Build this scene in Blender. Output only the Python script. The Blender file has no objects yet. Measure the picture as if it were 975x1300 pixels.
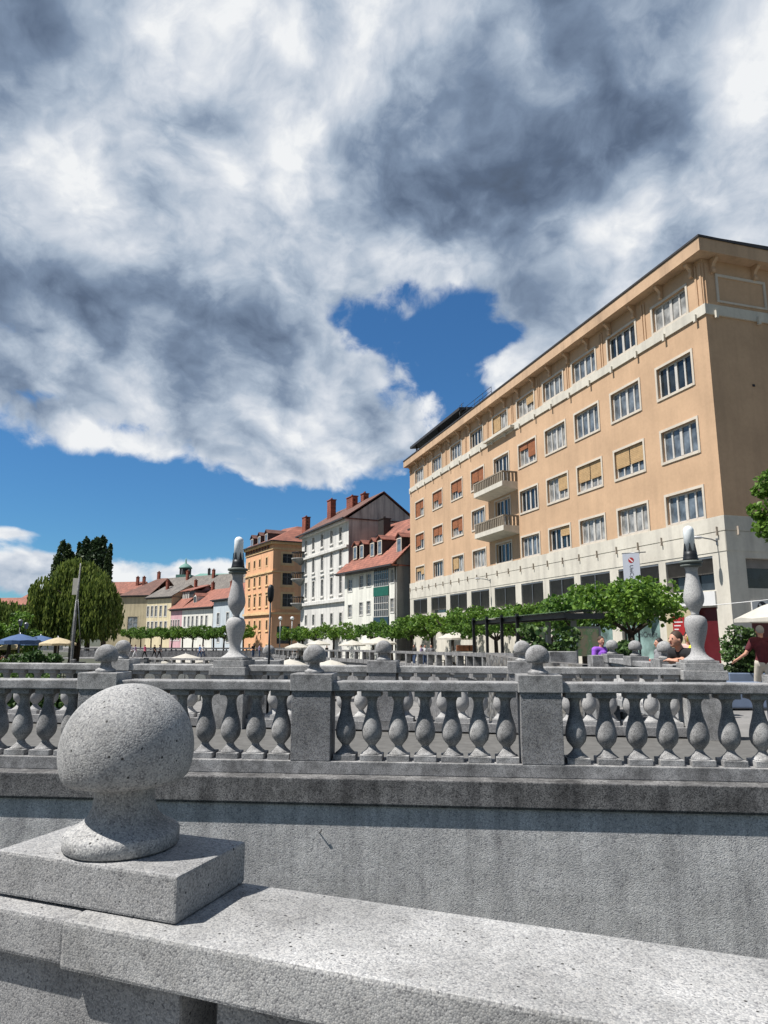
import bpy, bmesh, math, random
from math import sin, cos, radians, pi, sqrt, atan2, tan
from mathutils import Vector, Matrix
R = random.Random(7)
SC = bpy.context.scene
COL = SC.collection

# ------------------------------------------------------------------ camera numbers
EYE = 1.62
FPX, PITCH = 864.0, math.atan(156 / 864.0)
def ray(x, y):
    u = (x - 487.5) / FPX; v = (650 - y) / FPX
    return (u, cos(PITCH) - v * sin(PITCH), sin(PITCH) + v * cos(PITCH))
def at(x, y, D):
    d = ray(x, y); t = D / d[1]
    return Vector((d[0] * t, D, EYE + d[2] * t))
def onwall(o, x, y, v=0.0):
    """local (u, z) on the vertical plane local y = v of a placed root"""
    a = o.rotation_euler.z
    P = o.location; ux, uy = cos(a), sin(a); vx, vy = -sin(a), cos(a)
    d = ray(x, y)
    px, py = P.x + vx * v, P.y + vy * v
    t = (px * vx + py * vy) / (d[0] * vx + d[1] * vy)
    X, Yy, Zz = d[0] * t, d[1] * t, EYE + d[2] * t
    return ((X - P.x) * ux + (Yy - P.y) * uy, Zz - P.z)

# ------------------------------------------------------------------ mesh builder
class MB:
    def __init__(s): s.v = []; s.f = []; s.m = []; s.cur = 0; s.sm = []; s.smooth = False
    def add(s, vs, fs):
        b = len(s.v); s.v += [tuple(p) for p in vs]
        for f in fs:
            s.f.append(tuple(b + i for i in f)); s.m.append(s.cur); s.sm.append(s.smooth)
        return s
    def box(s, x0, x1, y0, y1, z0, z1):
        vs = [(x0,y0,z0),(x1,y0,z0),(x1,y1,z0),(x0,y1,z0),(x0,y0,z1),(x1,y0,z1),(x1,y1,z1),(x0,y1,z1)]
        return s.add(vs, [(0,3,2,1),(4,5,6,7),(0,1,5,4),(1,2,6,5),(2,3,7,6),(3,0,4,7)])
    def cbox(s, x, y, z, a, b, c): return s.box(x-a/2, x+a/2, y-b/2, y+b/2, z, z+c)
    def bbox(s, x0, x1, y0, y1, z0, z1, b=.008):
        """box with bevelled edges"""
        bm = bmesh.new(); bmesh.ops.create_cube(bm, size=1)
        for v in bm.verts:
            v.co = Vector((x0 if v.co.x < 0 else x1, y0 if v.co.y < 0 else y1, z0 if v.co.z < 0 else z1))
        bmesh.ops.bevel(bm, geom=bm.edges[:], offset=b, segments=2, profile=.6, affect='EDGES')
        bm.verts.index_update()
        s.add([v.co[:] for v in bm.verts], [[v.index for v in f.verts] for f in bm.faces]); bm.free(); return s
    def quad(s, *p): return s.add(p, [tuple(range(len(p)))])
    def prism(s, poly, a, b, axis='y'):
        """polygon (2-D) extruded along an axis from a to b"""
        n = len(poly)
        def P(q, w):
            return {'y': (q[0], w, q[1]), 'x': (w, q[0], q[1]), 'z': (q[0], q[1], w)}[axis]
        vs = [P(q, a) for q in poly] + [P(q, b) for q in poly]
        return s.add(vs, [tuple(range(n)), tuple(range(2*n-1, n-1, -1))] + [(i, i+n, (i+1) % n+n, (i+1) % n) for i in range(n)])
    def lathe(s, prof, c=(0,0,0), n=24, sq=0):
        sm = s.smooth; s.smooth = True
        k = len(prof); vs = []
        for i in range(n):
            a = 2*pi*i/n
            for r, z in prof: vs.append((c[0]+r*cos(a), c[1]+r*sin(a), c[2]+z))
        fs = []
        for i in range(n):
            j = (i+1) % n
            for q in range(k-1): fs.append((i*k+q, j*k+q, j*k+q+1, i*k+q+1))
        if prof[0][0] > 1e-4: fs.append(tuple(i*k for i in range(n))[::-1])
        if prof[-1][0] > 1e-4: fs.append(tuple(i*k+k-1 for i in range(n)))
        s.add(vs, fs); s.smooth = sm; return s
    def tube(s, pts, rad, n=8, caps=True):
        sm = s.smooth; s.smooth = True
        pts = [Vector(p) for p in pts]
        if not hasattr(rad, '__len__'): rad = [rad]*len(pts)
        vs = []; k = len(pts)
        prev = None
        for i, p in enumerate(pts):
            d = (pts[min(i+1, k-1)] - pts[max(i-1, 0)]).normalized()
            ref = Vector((0,0,1)) if abs(d.z) < .9 else Vector((1,0,0))
            a = d.cross(ref).normalized() if prev is None else (prev - d*prev.dot(d)).normalized()
            prev = a; b = d.cross(a)
            for q in range(n):
                t = 2*pi*q/n; vs.append(p + (a*cos(t) + b*sin(t))*rad[i])
        fs = [(i*n+q, i*n+(q+1) % n, (i+1)*n+(q+1) % n, (i+1)*n+q) for i in range(k-1) for q in range(n)]
        if caps: fs += [tuple(range(n))[::-1], tuple((k-1)*n+q for q in range(n))]
        s.add(vs, fs); s.smooth = sm; return s
    def capsule(s, p0, r0, p1, r1, n=10):
        p0 = Vector(p0); p1 = Vector(p1); d = p1-p0; L = max(d.length, 1e-5); d = d/L
        pts = []; rr = []
        for a in (-85, -60, -30): pts.append(p0+d*r0*sin(radians(a))); rr.append(r0*cos(radians(a)))
        pts.append(p0); rr.append(r0); pts.append(p1); rr.append(r1)
        for a in (30, 60, 85): pts.append(p1+d*r1*sin(radians(a))); rr.append(r1*cos(radians(a)))
        return s.tube(pts, rr, n)
    def ball(s, c, r, n=14, sx=1, sy=1, sz=1):
        sm = s.smooth; s.smooth = True
        m = n//2; vs = []; fs = []
        for i in range(m+1):
            t = pi*i/m
            for j in range(n):
                a = 2*pi*j/n; vs.append((c[0]+sx*r*sin(t)*cos(a), c[1]+sy*r*sin(t)*sin(a), c[2]+sz*r*cos(t)))
        for i in range(m):
            for j in range(n): fs.append((i*n+j, (i+1)*n+j, (i+1)*n+(j+1) % n, i*n+(j+1) % n))
        s.add(vs, fs); s.smooth = sm; return s
    def mesh(s, name, mats):
        me = bpy.data.meshes.new(name); me.from_pydata(s.v, [], s.f)
        for m in (mats if isinstance(mats, (list, tuple)) else [mats]): me.materials.append(m)
        me.polygons.foreach_set('material_index', s.m); me.polygons.foreach_set('use_smooth', s.sm)
        bm = bmesh.new(); bm.from_mesh(me); bmesh.ops.remove_doubles(bm, verts=bm.verts, dist=1e-5) if len(s.v) < 4000 else None
        if len(s.v) < 20000: bmesh.ops.recalc_face_normals(bm, faces=bm.faces)
        bm.to_mesh(me); bm.free()
        return me
    def build(s, name, mats, parent=None, loc=(0,0,0), rz=0):
        return put(name, s.mesh(name, mats), parent, loc, rz)

def put(name, me, parent=None, loc=(0,0,0), rz=0, scale=None):
    o = bpy.data.objects.new(name, me); COL.objects.link(o)
    o.location = loc; o.rotation_euler = (0, 0, rz); o.parent = parent
    if scale: o.scale = scale
    return o
def tag(o, label, cat, group=None, kind=None):
    o['label'] = label; o['category'] = cat
    if group: o['group'] = group
    if kind: o['kind'] = kind
    return o
def root(name, label, cat, loc=(0,0,0), rz=0, group=None):
    o = bpy.data.objects.new(name, None); COL.objects.link(o)
    o.location = loc; o.rotation_euler = (0, 0, rz)
    return tag(o, label, cat, group)
def structure(o): o['kind'] = 'structure'; return o
ORD = 'first second third fourth fifth sixth seventh eighth ninth tenth eleventh twelfth thirteenth fourteenth fifteenth sixteenth seventeenth eighteenth nineteenth twentieth'.split()

# ------------------------------------------------------------------ materials
def newmat(name):
    m = bpy.data.materials.new(name); m.use_nodes = True
    nt = m.node_tree; b = nt.nodes['Principled BSDF']
    return m, nt, b
def N(nt, t, **kw):
    n = nt.nodes.new('ShaderNode'+t)
    for k, v in kw.items():
        if k in n.inputs.keys(): n.inputs[k].default_value = v
        else: setattr(n, k, v)
    return n
def math_(nt, op, a, b=None, clamp=False):
    n = nt.nodes.new('ShaderNodeMath'); n.operation = op; n.use_clamp = clamp
    for i, q in enumerate((a, b)):
        if q is None: continue
        if hasattr(q, 'default_value') or hasattr(q, 'is_linked'): nt.links.new(q, n.inputs[i])
        else: n.inputs[i].default_value = q
    return n.outputs[0]
def ramp(nt, fac, stops, interp='LINEAR'):
    n = nt.nodes.new('ShaderNodeValToRGB'); n.color_ramp.interpolation = interp
    el = n.color_ramp.elements
    while len(el) < len(stops): el.new(.5)
    for e, (p, c) in zip(el, stops):
        e.position = p; e.color = tuple(c)+(1,) if len(c) == 3 else c
    nt.links.new(fac, n.inputs[0]); return n.outputs[0]
def mix(nt, fac, a, b, mode='MIX'):
    n = nt.nodes.new('ShaderNodeMix'); n.data_type = 'RGBA'; n.blend_type = mode
    for i, q in ((0, fac), (6, a), (7, b)):
        if hasattr(q, 'is_linked'): nt.links.new(q, n.inputs[i])
        elif i == 0: n.inputs[0].default_value = q
        else: n.inputs[i].default_value = tuple(q)+(1,) if len(q) == 3 else q
    return n.outputs[2]
def coords(nt, scale=(1,1,1)):
    tc = N(nt, 'TexCoord'); mp = N(nt, 'Mapping'); mp.inputs['Scale'].default_value = scale
    nt.links.new(tc.outputs['Object'], mp.inputs['Vector']); return mp.outputs[0]
def noise(nt, co, scale, detail=4, rough=.55):
    n = N(nt, 'TexNoise', Scale=scale, Detail=detail, Roughness=rough); nt.links.new(co, n.inputs['Vector']); return n.outputs[0]
def bump(nt, b, h, strength, dist=.01):
    n = N(nt, 'Bump', Strength=strength, Distance=dist); nt.links.new(h, n.inputs['Height']); nt.links.new(n.outputs[0], b.inputs['Normal'])
def sc(c, k): return tuple(min(1, q*k) for q in c)

def plain(name, col, rough=.6, metal=0, var=.12, vscale=3.0, spec=.4):
    m, nt, b = newmat(name); co = coords(nt)
    n = noise(nt, co, vscale, 5)
    c = ramp(nt, n, [(.3, sc(col, 1-var)), (.7, sc(col, 1+var))])
    nt.links.new(c, b.inputs['Base Color'])
    b.inputs['Roughness'].default_value = rough; b.inputs['Metallic'].default_value = metal
    b.inputs['Specular IOR Level'].default_value = spec
    return m
def aggregate(name, base, cell=.0045, contrast=.5, pits=.12, stain=.35, bumpk=.6, streak=False, dist=.002, tint=(1,1,1), pores=0):
    """washed concrete: visible small stones, pits and weather stains"""
    m, nt, b = newmat(name); co = coords(nt)
    v = N(nt, 'TexVoronoi', Scale=1/cell); nt.links.new(co, v.inputs['Vector'])
    sep = N(nt, 'SeparateColor'); nt.links.new(v.outputs['Color'], sep.inputs[0])
    lo, hi = base*(1-contrast), base*(1+contrast*.7)
    stone = ramp(nt, sep.outputs[0], [(0, (lo*.62, lo*.62, lo*.65)), (pits, (lo, lo, lo*1.02)), (.45, (base*tint[0], base*tint[1], base*tint[2])), (.8, (hi, hi*.985, hi*.96)), (1, (hi*1.1, hi*1.1, hi*1.1))])
    joint = ramp(nt, v.outputs['Distance'], [(0, (1,1,1)), (.55, (.95,.95,.95)), (.85, (.68,.68,.70))])
    c = mix(nt, .8, stone, joint, 'MULTIPLY')
    s1 = noise(nt, co, 3.2, 6, .62); s2 = noise(nt, co, 17, 5, .6)
    st = ramp(nt, s1, [(.32, (1-stain,)*3), (.62, (1,1,1))]); c = mix(nt, 1, c, st, 'MULTIPLY')
    st2 = ramp(nt, s2, [(.3, (1-stain*.5,)*3), (.55, (1,1,1))]); c = mix(nt, 1, c, st2, 'MULTIPLY')
    if streak:
        c2 = coords(nt, (1, 1, .1)); s3 = noise(nt, c2, 4.5, 6, .65)
        st3 = ramp(nt, s3, [(.36, (.42,.42,.44)), (.56, (1,1,1))]); c = mix(nt, .75*float(streak), c, st3, 'MULTIPLY')
        s4 = noise(nt, c2, 26, 4, .6)
        st4 = ramp(nt, s4, [(.35, (.75,.75,.76)), (.5, (1,1,1))]); c = mix(nt, .5, c, st4, 'MULTIPLY')
    oi = N(nt, 'ObjectInfo'); c = mix(nt, 1, c, ramp(nt, oi.outputs['Random'], [(0, (.84,.84,.85)), (1, (1.08,1.08,1.07))]), 'MULTIPLY')
    if pores:
        vp = N(nt, 'TexVoronoi', Scale=95.0); nt.links.new(co, vp.inputs['Vector'])
        sp_ = N(nt, 'SeparateColor'); nt.links.new(vp.outputs['Color'], sp_.inputs[0])
        hole = math_(nt, 'MULTIPLY', math_(nt, 'LESS_THAN', vp.outputs['Distance'], .22), math_(nt, 'GREATER_THAN', sp_.outputs[1], 1-pores))
        c = mix(nt, hole, c, (.05,.05,.05))
    nt.links.new(c, b.inputs['Base Color']); b.inputs['Roughness'].default_value = .82; b.inputs['Specular IOR Level'].default_value = .3
    h = math_(nt, 'ADD', math_(nt, 'MULTIPLY', v.outputs['Distance'], -1.0), math_(nt, 'MULTIPLY', s2, 1.2))
    bump(nt, b, h, bumpk, dist)
    return m
def plaster(name, col, dirt=.18, scale=1.0, streak=.25):
    m, nt, b = newmat(name); co = coords(nt)
    n1 = noise(nt, co, .35*scale, 6, .6); n2 = noise(nt, co, 6, 5, .6); n3 = noise(nt, coords(nt, (1,1,.08)), 1.6, 5, .6)
    c = ramp(nt, n1, [(.3, sc(col, 1-dirt)), (.65, sc(col, 1.06))])
    c = mix(nt, .5, c, ramp(nt, n2, [(.3, (.86,.85,.84)), (.6, (1,1,1))]), 'MULTIPLY')
    c = mix(nt, 1, c, ramp(nt, n3, [(.32, (1-streak, 1-streak, 1-streak*.95)), (.55, (1,1,1))]), 'MULTIPLY')
    nt.links.new(c, b.inputs['Base Color']); b.inputs['Roughness'].default_value = .88; b.inputs['Specular IOR Level'].default_value = .25
    bump(nt, b, n2, .15, .01)
    return m
def tiles(name, col, row=.32, axis_rot=0):
    m, nt, b = newmat(name)
    tc = N(nt, 'TexCoord')
    br = N(nt, 'TexBrick', Scale=1.0); br.inputs['Brick Width'].default_value = .22; br.inputs['Row Height'].default_value = .3
    br.inputs['Mortar Size'].default_value = .018; br.offset = .5
    br.inputs['Color1'].default_value = sc(col, .82)+(1,); br.inputs['Color2'].default_value = sc(col, 1.2)+(1,); br.inputs['Mortar'].default_value = sc(col, .35)+(1,)
    sx = N(nt, 'SeparateXYZ'); nt.links.new(tc.outputs['Object'], sx.inputs[0])
    cx = N(nt, 'CombineXYZ'); nt.links.new(math_(nt, 'ADD', sx.outputs[0], math_(nt, 'MULTIPLY', sx.outputs[1], .13)), cx.inputs[0]); nt.links.new(sx.outputs[2], cx.inputs[1])
    nt.links.new(cx.outputs[0], br.inputs['Vector'])
    n = noise(nt, tc.outputs['Object'], .7, 6, .65)
    c = mix(nt, 1, br.outputs[0], ramp(nt, n, [(.3, (.55,.55,.58)), (.62, (1.0,1,1))]), 'MULTIPLY')
    nt.links.new(c, b.inputs['Base Color']); b.inputs['Roughness'].default_value = .8
    bump(nt, b, br.outputs[1], -.5, .02)
    return m
def glass(name, col=(.02,.028,.035), rough=.04, spec=.6):
    m, nt, b = newmat(name); co = coords(nt)
    n = noise(nt, co, 1.3, 3)
    nt.links.new(ramp(nt, n, [(.35, sc(col, .5)), (.65, sc(col, 1.6))]), b.inputs['Base Color'])
    b.inputs['Roughness'].default_value = rough; b.inputs['Specular IOR Level'].default_value = spec
    return m
def leafmat(name, dark, light, trans=.3):
    m, nt, b = newmat(name)
    g = N(nt, 'NewGeometry')
    c = ramp(nt, g.outputs['Random Per Island'], [(0, dark), (.6, tuple((a+q)/2 for a, q in zip(dark, light))), (1, light)])
    oi = N(nt, 'ObjectInfo'); c = mix(nt, 1, c, ramp(nt, oi.outputs['Random'], [(0, (.80,.86,.9)), (1, (1.15,1.08,.95))]), 'MULTIPLY')
    nt.links.new(c, b.inputs['Base Color']); b.inputs['Roughness'].default_value = .5; b.inputs['Specular IOR Level'].default_value = .35
    t = N(nt, 'BsdfTranslucent'); nt.links.new(c, t.inputs[0])
    ms = N(nt, 'MixShader'); ms.inputs[0].default_value = trans
    nt.links.new(b.outputs[0], ms.inputs[1]); nt.links.new(t.outputs[0], ms.inputs[2])
    nt.links.new(ms.outputs[0], nt.nodes['Material Output'].inputs[0])
    return m
def canvas(name, col, trans=.35):
    m, nt, b = newmat(name); co = coords(nt)
    c = ramp(nt, noise(nt, co, 4, 4), [(.3, sc(col, .88)), (.7, sc(col, 1.05))])
    nt.links.new(c, b.inputs['Base Color']); b.inputs['Roughness'].default_value = .8
    t = N(nt, 'BsdfTranslucent'); nt.links.new(c, t.inputs[0])
    ms = N(nt, 'MixShader'); ms.inputs[0].default_value = trans
    nt.links.new(b.outputs[0], ms.inputs[1]); nt.links.new(t.outputs[0], ms.inputs[2])
    nt.links.new(ms.outputs[0], nt.nodes['Material Output'].inputs[0])
    return m

M = {}
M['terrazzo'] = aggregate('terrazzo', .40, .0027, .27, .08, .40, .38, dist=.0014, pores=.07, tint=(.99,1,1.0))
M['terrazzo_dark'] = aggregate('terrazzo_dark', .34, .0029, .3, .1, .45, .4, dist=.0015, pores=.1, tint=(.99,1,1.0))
M['stone'] = aggregate('stone', .43, .0050, .36, .12, .62, .5, tint=(.99,1,1.01))
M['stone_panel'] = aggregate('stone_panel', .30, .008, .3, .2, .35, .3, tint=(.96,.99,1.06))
M['stone_lamp'] = aggregate('stone_lamp', .43, .006, .22, .1, .15, .25)
M['stone_dark'] = aggregate('stone_dark', .27, .008, .4, .2, .6, .6, streak=True)
M['wallstone'] = aggregate('wallstone', .70, .009, .2, .12, .25, .5, streak=.65, dist=.004, tint=(1.01,1,.98))
M['quaystone'] = aggregate('quaystone', .36, .03, .3, .2, .5, .5, streak=True)
M['masonry'] = aggregate('masonry', .24, .12, .4, .2, .5, .6, tint=(1.08,1,.88), dist=.03)
M['wooded'] = plain('wooded_hill', (.045,.07,.04), .95, var=.5, vscale=.02)
M['asphalt'] = plain('asphalt', (.115,.113,.108), .9, var=.2, vscale=9)
M['paving'] = plain('paving', (.20,.195,.19), .9, var=.2, vscale=2)
M['earth'] = plain('earth', (.06,.065,.045), .95, var=.3, vscale=.4)
M['beige'] = plaster('beige_plaster', (.545,.370,.238), .16, streak=.10)
M['beige_light'] = plaster('fascia_plaster', (.555,.385,.255), .18, streak=.2)
M['cream'] = plaster('cream_render', (.60,.57,.50), .14, streak=.2)
M['trim'] = plaster('window_trim', (.60,.54,.46), .14, streak=.15)
M['whitewash'] = plaster('whitewash', (.72,.72,.66), .12, streak=.2)
M['greywhite'] = plaster('grey_white_render', (.66,.65,.62), .15, streak=.25)
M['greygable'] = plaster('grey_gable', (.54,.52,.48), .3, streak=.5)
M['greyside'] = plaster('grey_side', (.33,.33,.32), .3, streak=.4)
M['orange'] = plaster('orange_render', (.74,.42,.245), .12, streak=.15)
M['orange_trim'] = plaster('orange_trim', (.72,.50,.28), .12, streak=.15)
M['yellow'] = plaster('yellow_render', (.68,.60,.40), .12)
M['pink'] = plaster('pink_render', (.58,.36,.39), .12)
M['bluegrey'] = plaster('blue_grey_render', (.50,.56,.60), .12)
M['ochre'] = plaster('ochre_render', (.46,.40,.27), .15)
M['redtile'] = tiles('red_tiles', (.33,.125,.085))
M['oldtile'] = tiles('weathered_tiles', (.17,.08,.06))
M['darktile'] = tiles('dark_tiles', (.10,.085,.08))
M['greytile'] = tiles('grey_tiles', (.19,.17,.15))
M['brick'] = tiles('chimney_brick', (.30,.085,.05))
M['pane'] = glass('window_pane')
M['pane_blue'] = glass('blue_window_pane', (.13,.155,.18), .08)
M['pane_curtain'] = glass('curtained_window_pane', (.30,.30,.29), .12, .5)
M['pane_green'] = glass('shop_window_pane', (.16,.24,.23), .08)
M['sash'] = plain('white_sash', (.52,.50,.47), .5, var=.1)
M['sash_grey'] = plain('grey_sash', (.22,.22,.22), .5)
M['wood_shutter'] = plain('brown_shutter', (.30,.115,.05), .6, var=.2)
M['pale_shutter'] = plain('pale_shutter', (.46,.31,.16), .6, var=.15)
M['blind'] = plain('grey_blind', (.19,.18,.175), .5, var=.15)
M['metal_dark'] = plain('dark_metal', (.025,.027,.03), .45, .5, var=.2)
M['metal_grey'] = plain('grey_metal', (.22,.23,.24), .4, .6)
M['rust'] = plain('rusty_bracket', (.36,.31,.26), .8, var=.3)
M['lampglass'] = plain('milky_lamp_glass', (.78,.82,.84), .18, var=.03, spec=.6)
M['gutter'] = plain('gutter_metal', (.055,.05,.05), .5, .3)
M['copper'] = plain('green_copper', (.13,.27,.23), .7)
M['bark'] = plain('bark', (.045,.035,.026), .95, var=.4, vscale=6)
M['leaf'] = leafmat('plane_leaf', (.045,.115,.018), (.20,.34,.055), .4)
M['leaf_bright'] = leafmat('bright_leaf', (.07,.15,.025), (.22,.36,.06), .4)
M['leaf_willow'] = leafmat('willow_leaf', (.06,.105,.022), (.25,.32,.08), .4)
M['leaf_dark'] = leafmat('poplar_leaf', (.022,.045,.018), (.07,.11,.04), .2)
M['beam'] = plain('grey_beam', (.05,.053,.055), .5, .3)
M['leaf_bush'] = leafmat('bush_leaf', (.03,.075,.02), (.13,.21,.06), .25)
M['canvas_white'] = canvas('white_canvas', (.70,.67,.60))
M['canvas_cream'] = canvas('cream_canvas', (.72,.60,.40))
M['canvas_blue'] = canvas('blue_canvas', (.08,.145,.30), .2)
M['red_sign'] = plain('red_sign', (.30,.018,.022), .5)
M['wine'] = plain('wine_red', (.085,.008,.012), .4)
M['orange_red'] = plain('orange_red', (.55,.075,.035), .5)
M['sign_white'] = plain('sign_white', (.62,.62,.62), .5, var=.05)
M['banner'] = plain('banner_grey', (.40,.43,.50), .7, var=.05)
M['ink'] = plain('ink', (.02,.022,.03), .6)
M['planter'] = plain('planter_blue_grey', (.17,.22,.32), .5)
M['green_paint'] = plain('green_paint', (.012,.10,.07), .5)
M['blue_paint'] = plain('dark_blue_paint', (.02,.05,.075), .5)
M['skin'] = plain('skin', (.50,.26,.18), .55, var=.08)
M['hair_brown'] = plain('brown_hair', (.05,.028,.018), .7)
M['hair_grey'] = plain('grey_hair', (.28,.27,.26), .8)
M['hair_black'] = plain('black_hair', (.012,.01,.01), .6)
def cloth(n, c): M[n] = plain(n, c, .85, var=.18, vscale=9); return M[n]
for n_, c_ in dict(maroon=(.085,.012,.018), black_cloth=(.012,.012,.014), purple=(.27,.09,.55), beige_cloth=(.50,.46,.40), jeans=(.05,.08,.15), white_cloth=(.7,.7,.7),
                   yellow_cloth=(.72,.66,.03), pink_cloth=(.65,.10,.22), grey_cloth=(.2,.2,.21), blue_cloth=(.12,.25,.55), pale_pink=(.55,.36,.33), violet_grey=(.25,.20,.33), red_cloth=(.5,.05,.06)).items(): cloth(n_, c_)
def map_mat():
    m, nt, b = newmat('town_map'); co = coords(nt)
    n = noise(nt, co, 3, 6, .6)
    nt.links.new(ramp(nt, n, [(.3, (.50,.50,.32)), (.45, (.56,.44,.28)), (.55, (.26,.48,.22)), (.62, (.62,.54,.40)), (.75, (.34,.50,.48))]), b.inputs['Base Color'])
    b.inputs['Roughness'].default_value = .25
    return m
M['map'] = map_mat()
def water_mat():
    m, nt, b = newmat('river_water'); co = coords(nt)
    b.inputs['Base Color'].default_value = (.02,.035,.025,1); b.inputs['Roughness'].default_value = .06
    bump(nt, b, noise(nt, co, 1.5, 4), .25, .05); return m
M['water'] = water_mat()
M['rail_old'] = plaster('weathered_rail', (.30,.255,.20), .3, streak=.3)
# ------------------------------------------------------------------ light and sky numbers
SUN_E, SKY_E, CLOUD_E, EXPO = 5.0, .068, .84, .5
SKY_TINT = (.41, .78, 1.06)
SKY_OFF = (.35, .2, .6)
PUFF_C, PUFF_T = .7, 1.0
SC_A, COV_K, COV0, COV_W, DARK0, KC, KA, KD, RELIEF, EDGE, EDGE_K = 4.3, 2.3, .33, .46, .51, 1.0, 1.6, .7, 3.0, .36, .8
CLOUD_RAMP = [(0, (.74,.755,.77)), (.155, (.55,.59,.65)), (.35, (.345,.41,.50)), (.56, (.175,.232,.325)), (.80, (.092,.128,.195)), (1, (.068,.09,.13))]
# (pixel x, y, half width, half height, amount, tilt): the sky's own layout, turned into directions
COVER = [(300,120,900,380,.75), (570,482,105,70,-1.2), (485,415,85,34,-.85), (580,405,36,45,-.72), (640,430,45,30,-.7), (150,660,560,85,-1.5), (575,570,60,60,-.8), (395,560,140,90,.8), (250,560,230,36,.5), (140,540,60,14,-.55), (60,500,50,14,-.5), (525,370,30,18,-.55),
         (660,468,46,28,1.0), (60,592,120,14,-.3), (50,677,130,11,.95), (200,722,260,26,.92), (20,722,90,22,.85), (290,658,90,9,.9), (800,280,300,250,.4), (850,60,300,120,.3), (180,622,80,8,.4)]
DARK = [(215,400,230,62,.56,-6), (790,180,110,55,.20), (560,215,150,80,.16), (120,40,180,60,.16), (740,60,200,70,.08), (700,390,160,60,.10), (480,110,120,60,.06), (400,350,80,50,.12),
        (120,140,100,45,-.24), (270,270,150,50,-.24), (40,290,90,50,-.15), (955,120,45,160,-.42), (480,470,90,50,-.28), (230,572,280,28,-.24), (330,210,90,50,-.1), (430,590,90,40,.18), (70,440,110,40,-.2), (600,340,130,40,-.18), (655,465,40,30,-.4), (150,700,400,70,-.35)]
# ================================================================== balusters, finials, pedestals
BAL_H = .655
def baluster_mesh(mat):
    b = MB(); b.bbox(-.108,.108,-.108,.108,0,.055,.005)
    b.lathe([(.1,.055),(.096,.064),(.078,.078),(.056,.098),(.040,.120),(.035,.135),(.045,.148),(.066,.172),(.087,.2),(.098,.238),(.1,.268),(.095,.31),(.082,.365),(.065,.42),(.0525,.475),(.046,.52),(.048,.56),(.060,.588),(.084,.604)], n=24)
    b.bbox(-.098,.098,-.098,.098,.604,BAL_H,.005)
    return b.mesh('baluster', mat)
def finial_mesh(mat, n=40):
    b = MB()
    prof = [(.094,0),(.0995,.004),(.0995,.025),(.096,.029),(.086,.034),(.072,.042),(.061,.053),(.0545,.068),(.0525,.084),(.0525,.110)]
    # flattened ball: cap from below
    prof += [(.085,.1085),(.102,.1125)]
    Rb, zc = .1185, .165
    for a in range(-22, 91, 6):
        t = radians(a); prof.append((max(Rb*cos(t), 0), zc + Rb*sin(t)))
    prof[-1] = (0, zc+Rb)
    b.lathe(prof, n=n); return b.mesh('ball_finial', mat)
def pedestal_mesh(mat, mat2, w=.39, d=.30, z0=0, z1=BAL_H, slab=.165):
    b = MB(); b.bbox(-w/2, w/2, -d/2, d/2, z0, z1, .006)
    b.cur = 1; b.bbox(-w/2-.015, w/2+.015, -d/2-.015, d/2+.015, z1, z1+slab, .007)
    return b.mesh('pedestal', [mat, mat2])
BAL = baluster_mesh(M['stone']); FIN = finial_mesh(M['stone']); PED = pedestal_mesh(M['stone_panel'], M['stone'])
BAL_FAR = baluster_mesh(M['stone_lamp'])

def balustrade(name, label, cat, loc, rz, peds, lamps, u0, u1, zb, depth=.27, pitch=.262, bal=BAL, zt=None, group=None, inner=.06):
    """peds: local u of ball pedestals; lamps: u of lamp pedestals; zb: top of the plinth"""
    r = root(name, label, cat, loc, rz, group)
    H = BAL_H; yc = depth/2
    p = MB(); p.bbox(u0, u1, -.015, depth+.015, zb-.12, zb, .008); p.build('base_plinth', M['stone'], r)
    stops = sorted([(u, .195) for u in peds] + [(u, .25) for u in lamps])
    for u in peds:
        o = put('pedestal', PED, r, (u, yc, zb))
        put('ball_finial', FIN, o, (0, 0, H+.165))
    edges = [(u0, 0)] + stops + [(u1, 0)]
    rail = MB()
    for (a, wa), (b, wb) in zip(edges[:-1], edges[1:]):
        s, e = a+wa, b-wb
        if e-s < .15: continue
        rail.bbox(s+.004 if wa else s, e-.004 if wb else e, 0, depth, zb+H, zb+H+.092, .012)
        n = max(1, int((e-s)/pitch+.25))
        for k in range(n):
            put('baluster', bal, r, (s+(e-s)*(k+.5)/n, yc, zb), R.choice((0, pi/2, pi, -pi/2)))
    rail.build('top_rail', M['stone'], r)
    return r

# ================================================================== the footbridge in the middle
NEAR_RZ, FAR_RZ = -math.atan(.093), -math.atan(.166)
class F:  # light frame for pixel look-ups
    def __init__(s, loc, rz):
        s.location = Vector(loc); s.rotation_euler = type('e', (), {'z': rz})
nearf = F((0, 6.85, 0), NEAR_RZ); farf = F((0, 9.8, 0), FAR_RZ)
ua, ub = onwall(nearf, 395, 900)[0], onwall(nearf, 687, 900)[0]
dd = ub-ua
near = balustrade('bridge_balustrade', 'nearer bridge balustrade with shaded pear shaped balusters above the stained ledge', 'balustrade', (0,6.85,0), NEAR_RZ,
                  [ua-3*dd, ua-2*dd, ua-dd+.02, ua, ub, ub+dd+.15, ub+2*dd+.1], [], -9, 9, .42)
fu = lambda x: onwall(farf, x, 840)[0]
far = balustrade('bridge_balustrade', 'sunlit stone balustrade on the far edge of the bridge, carrying the two tall stone lamps', 'balustrade', (0,9.8,0), FAR_RZ,
                 [fu(-60), fu(149), fu(485), fu(664)], [fu(293), fu(891)], -9.5, fu(891)+.27, .44, bal=BAL_FAR)
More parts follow.
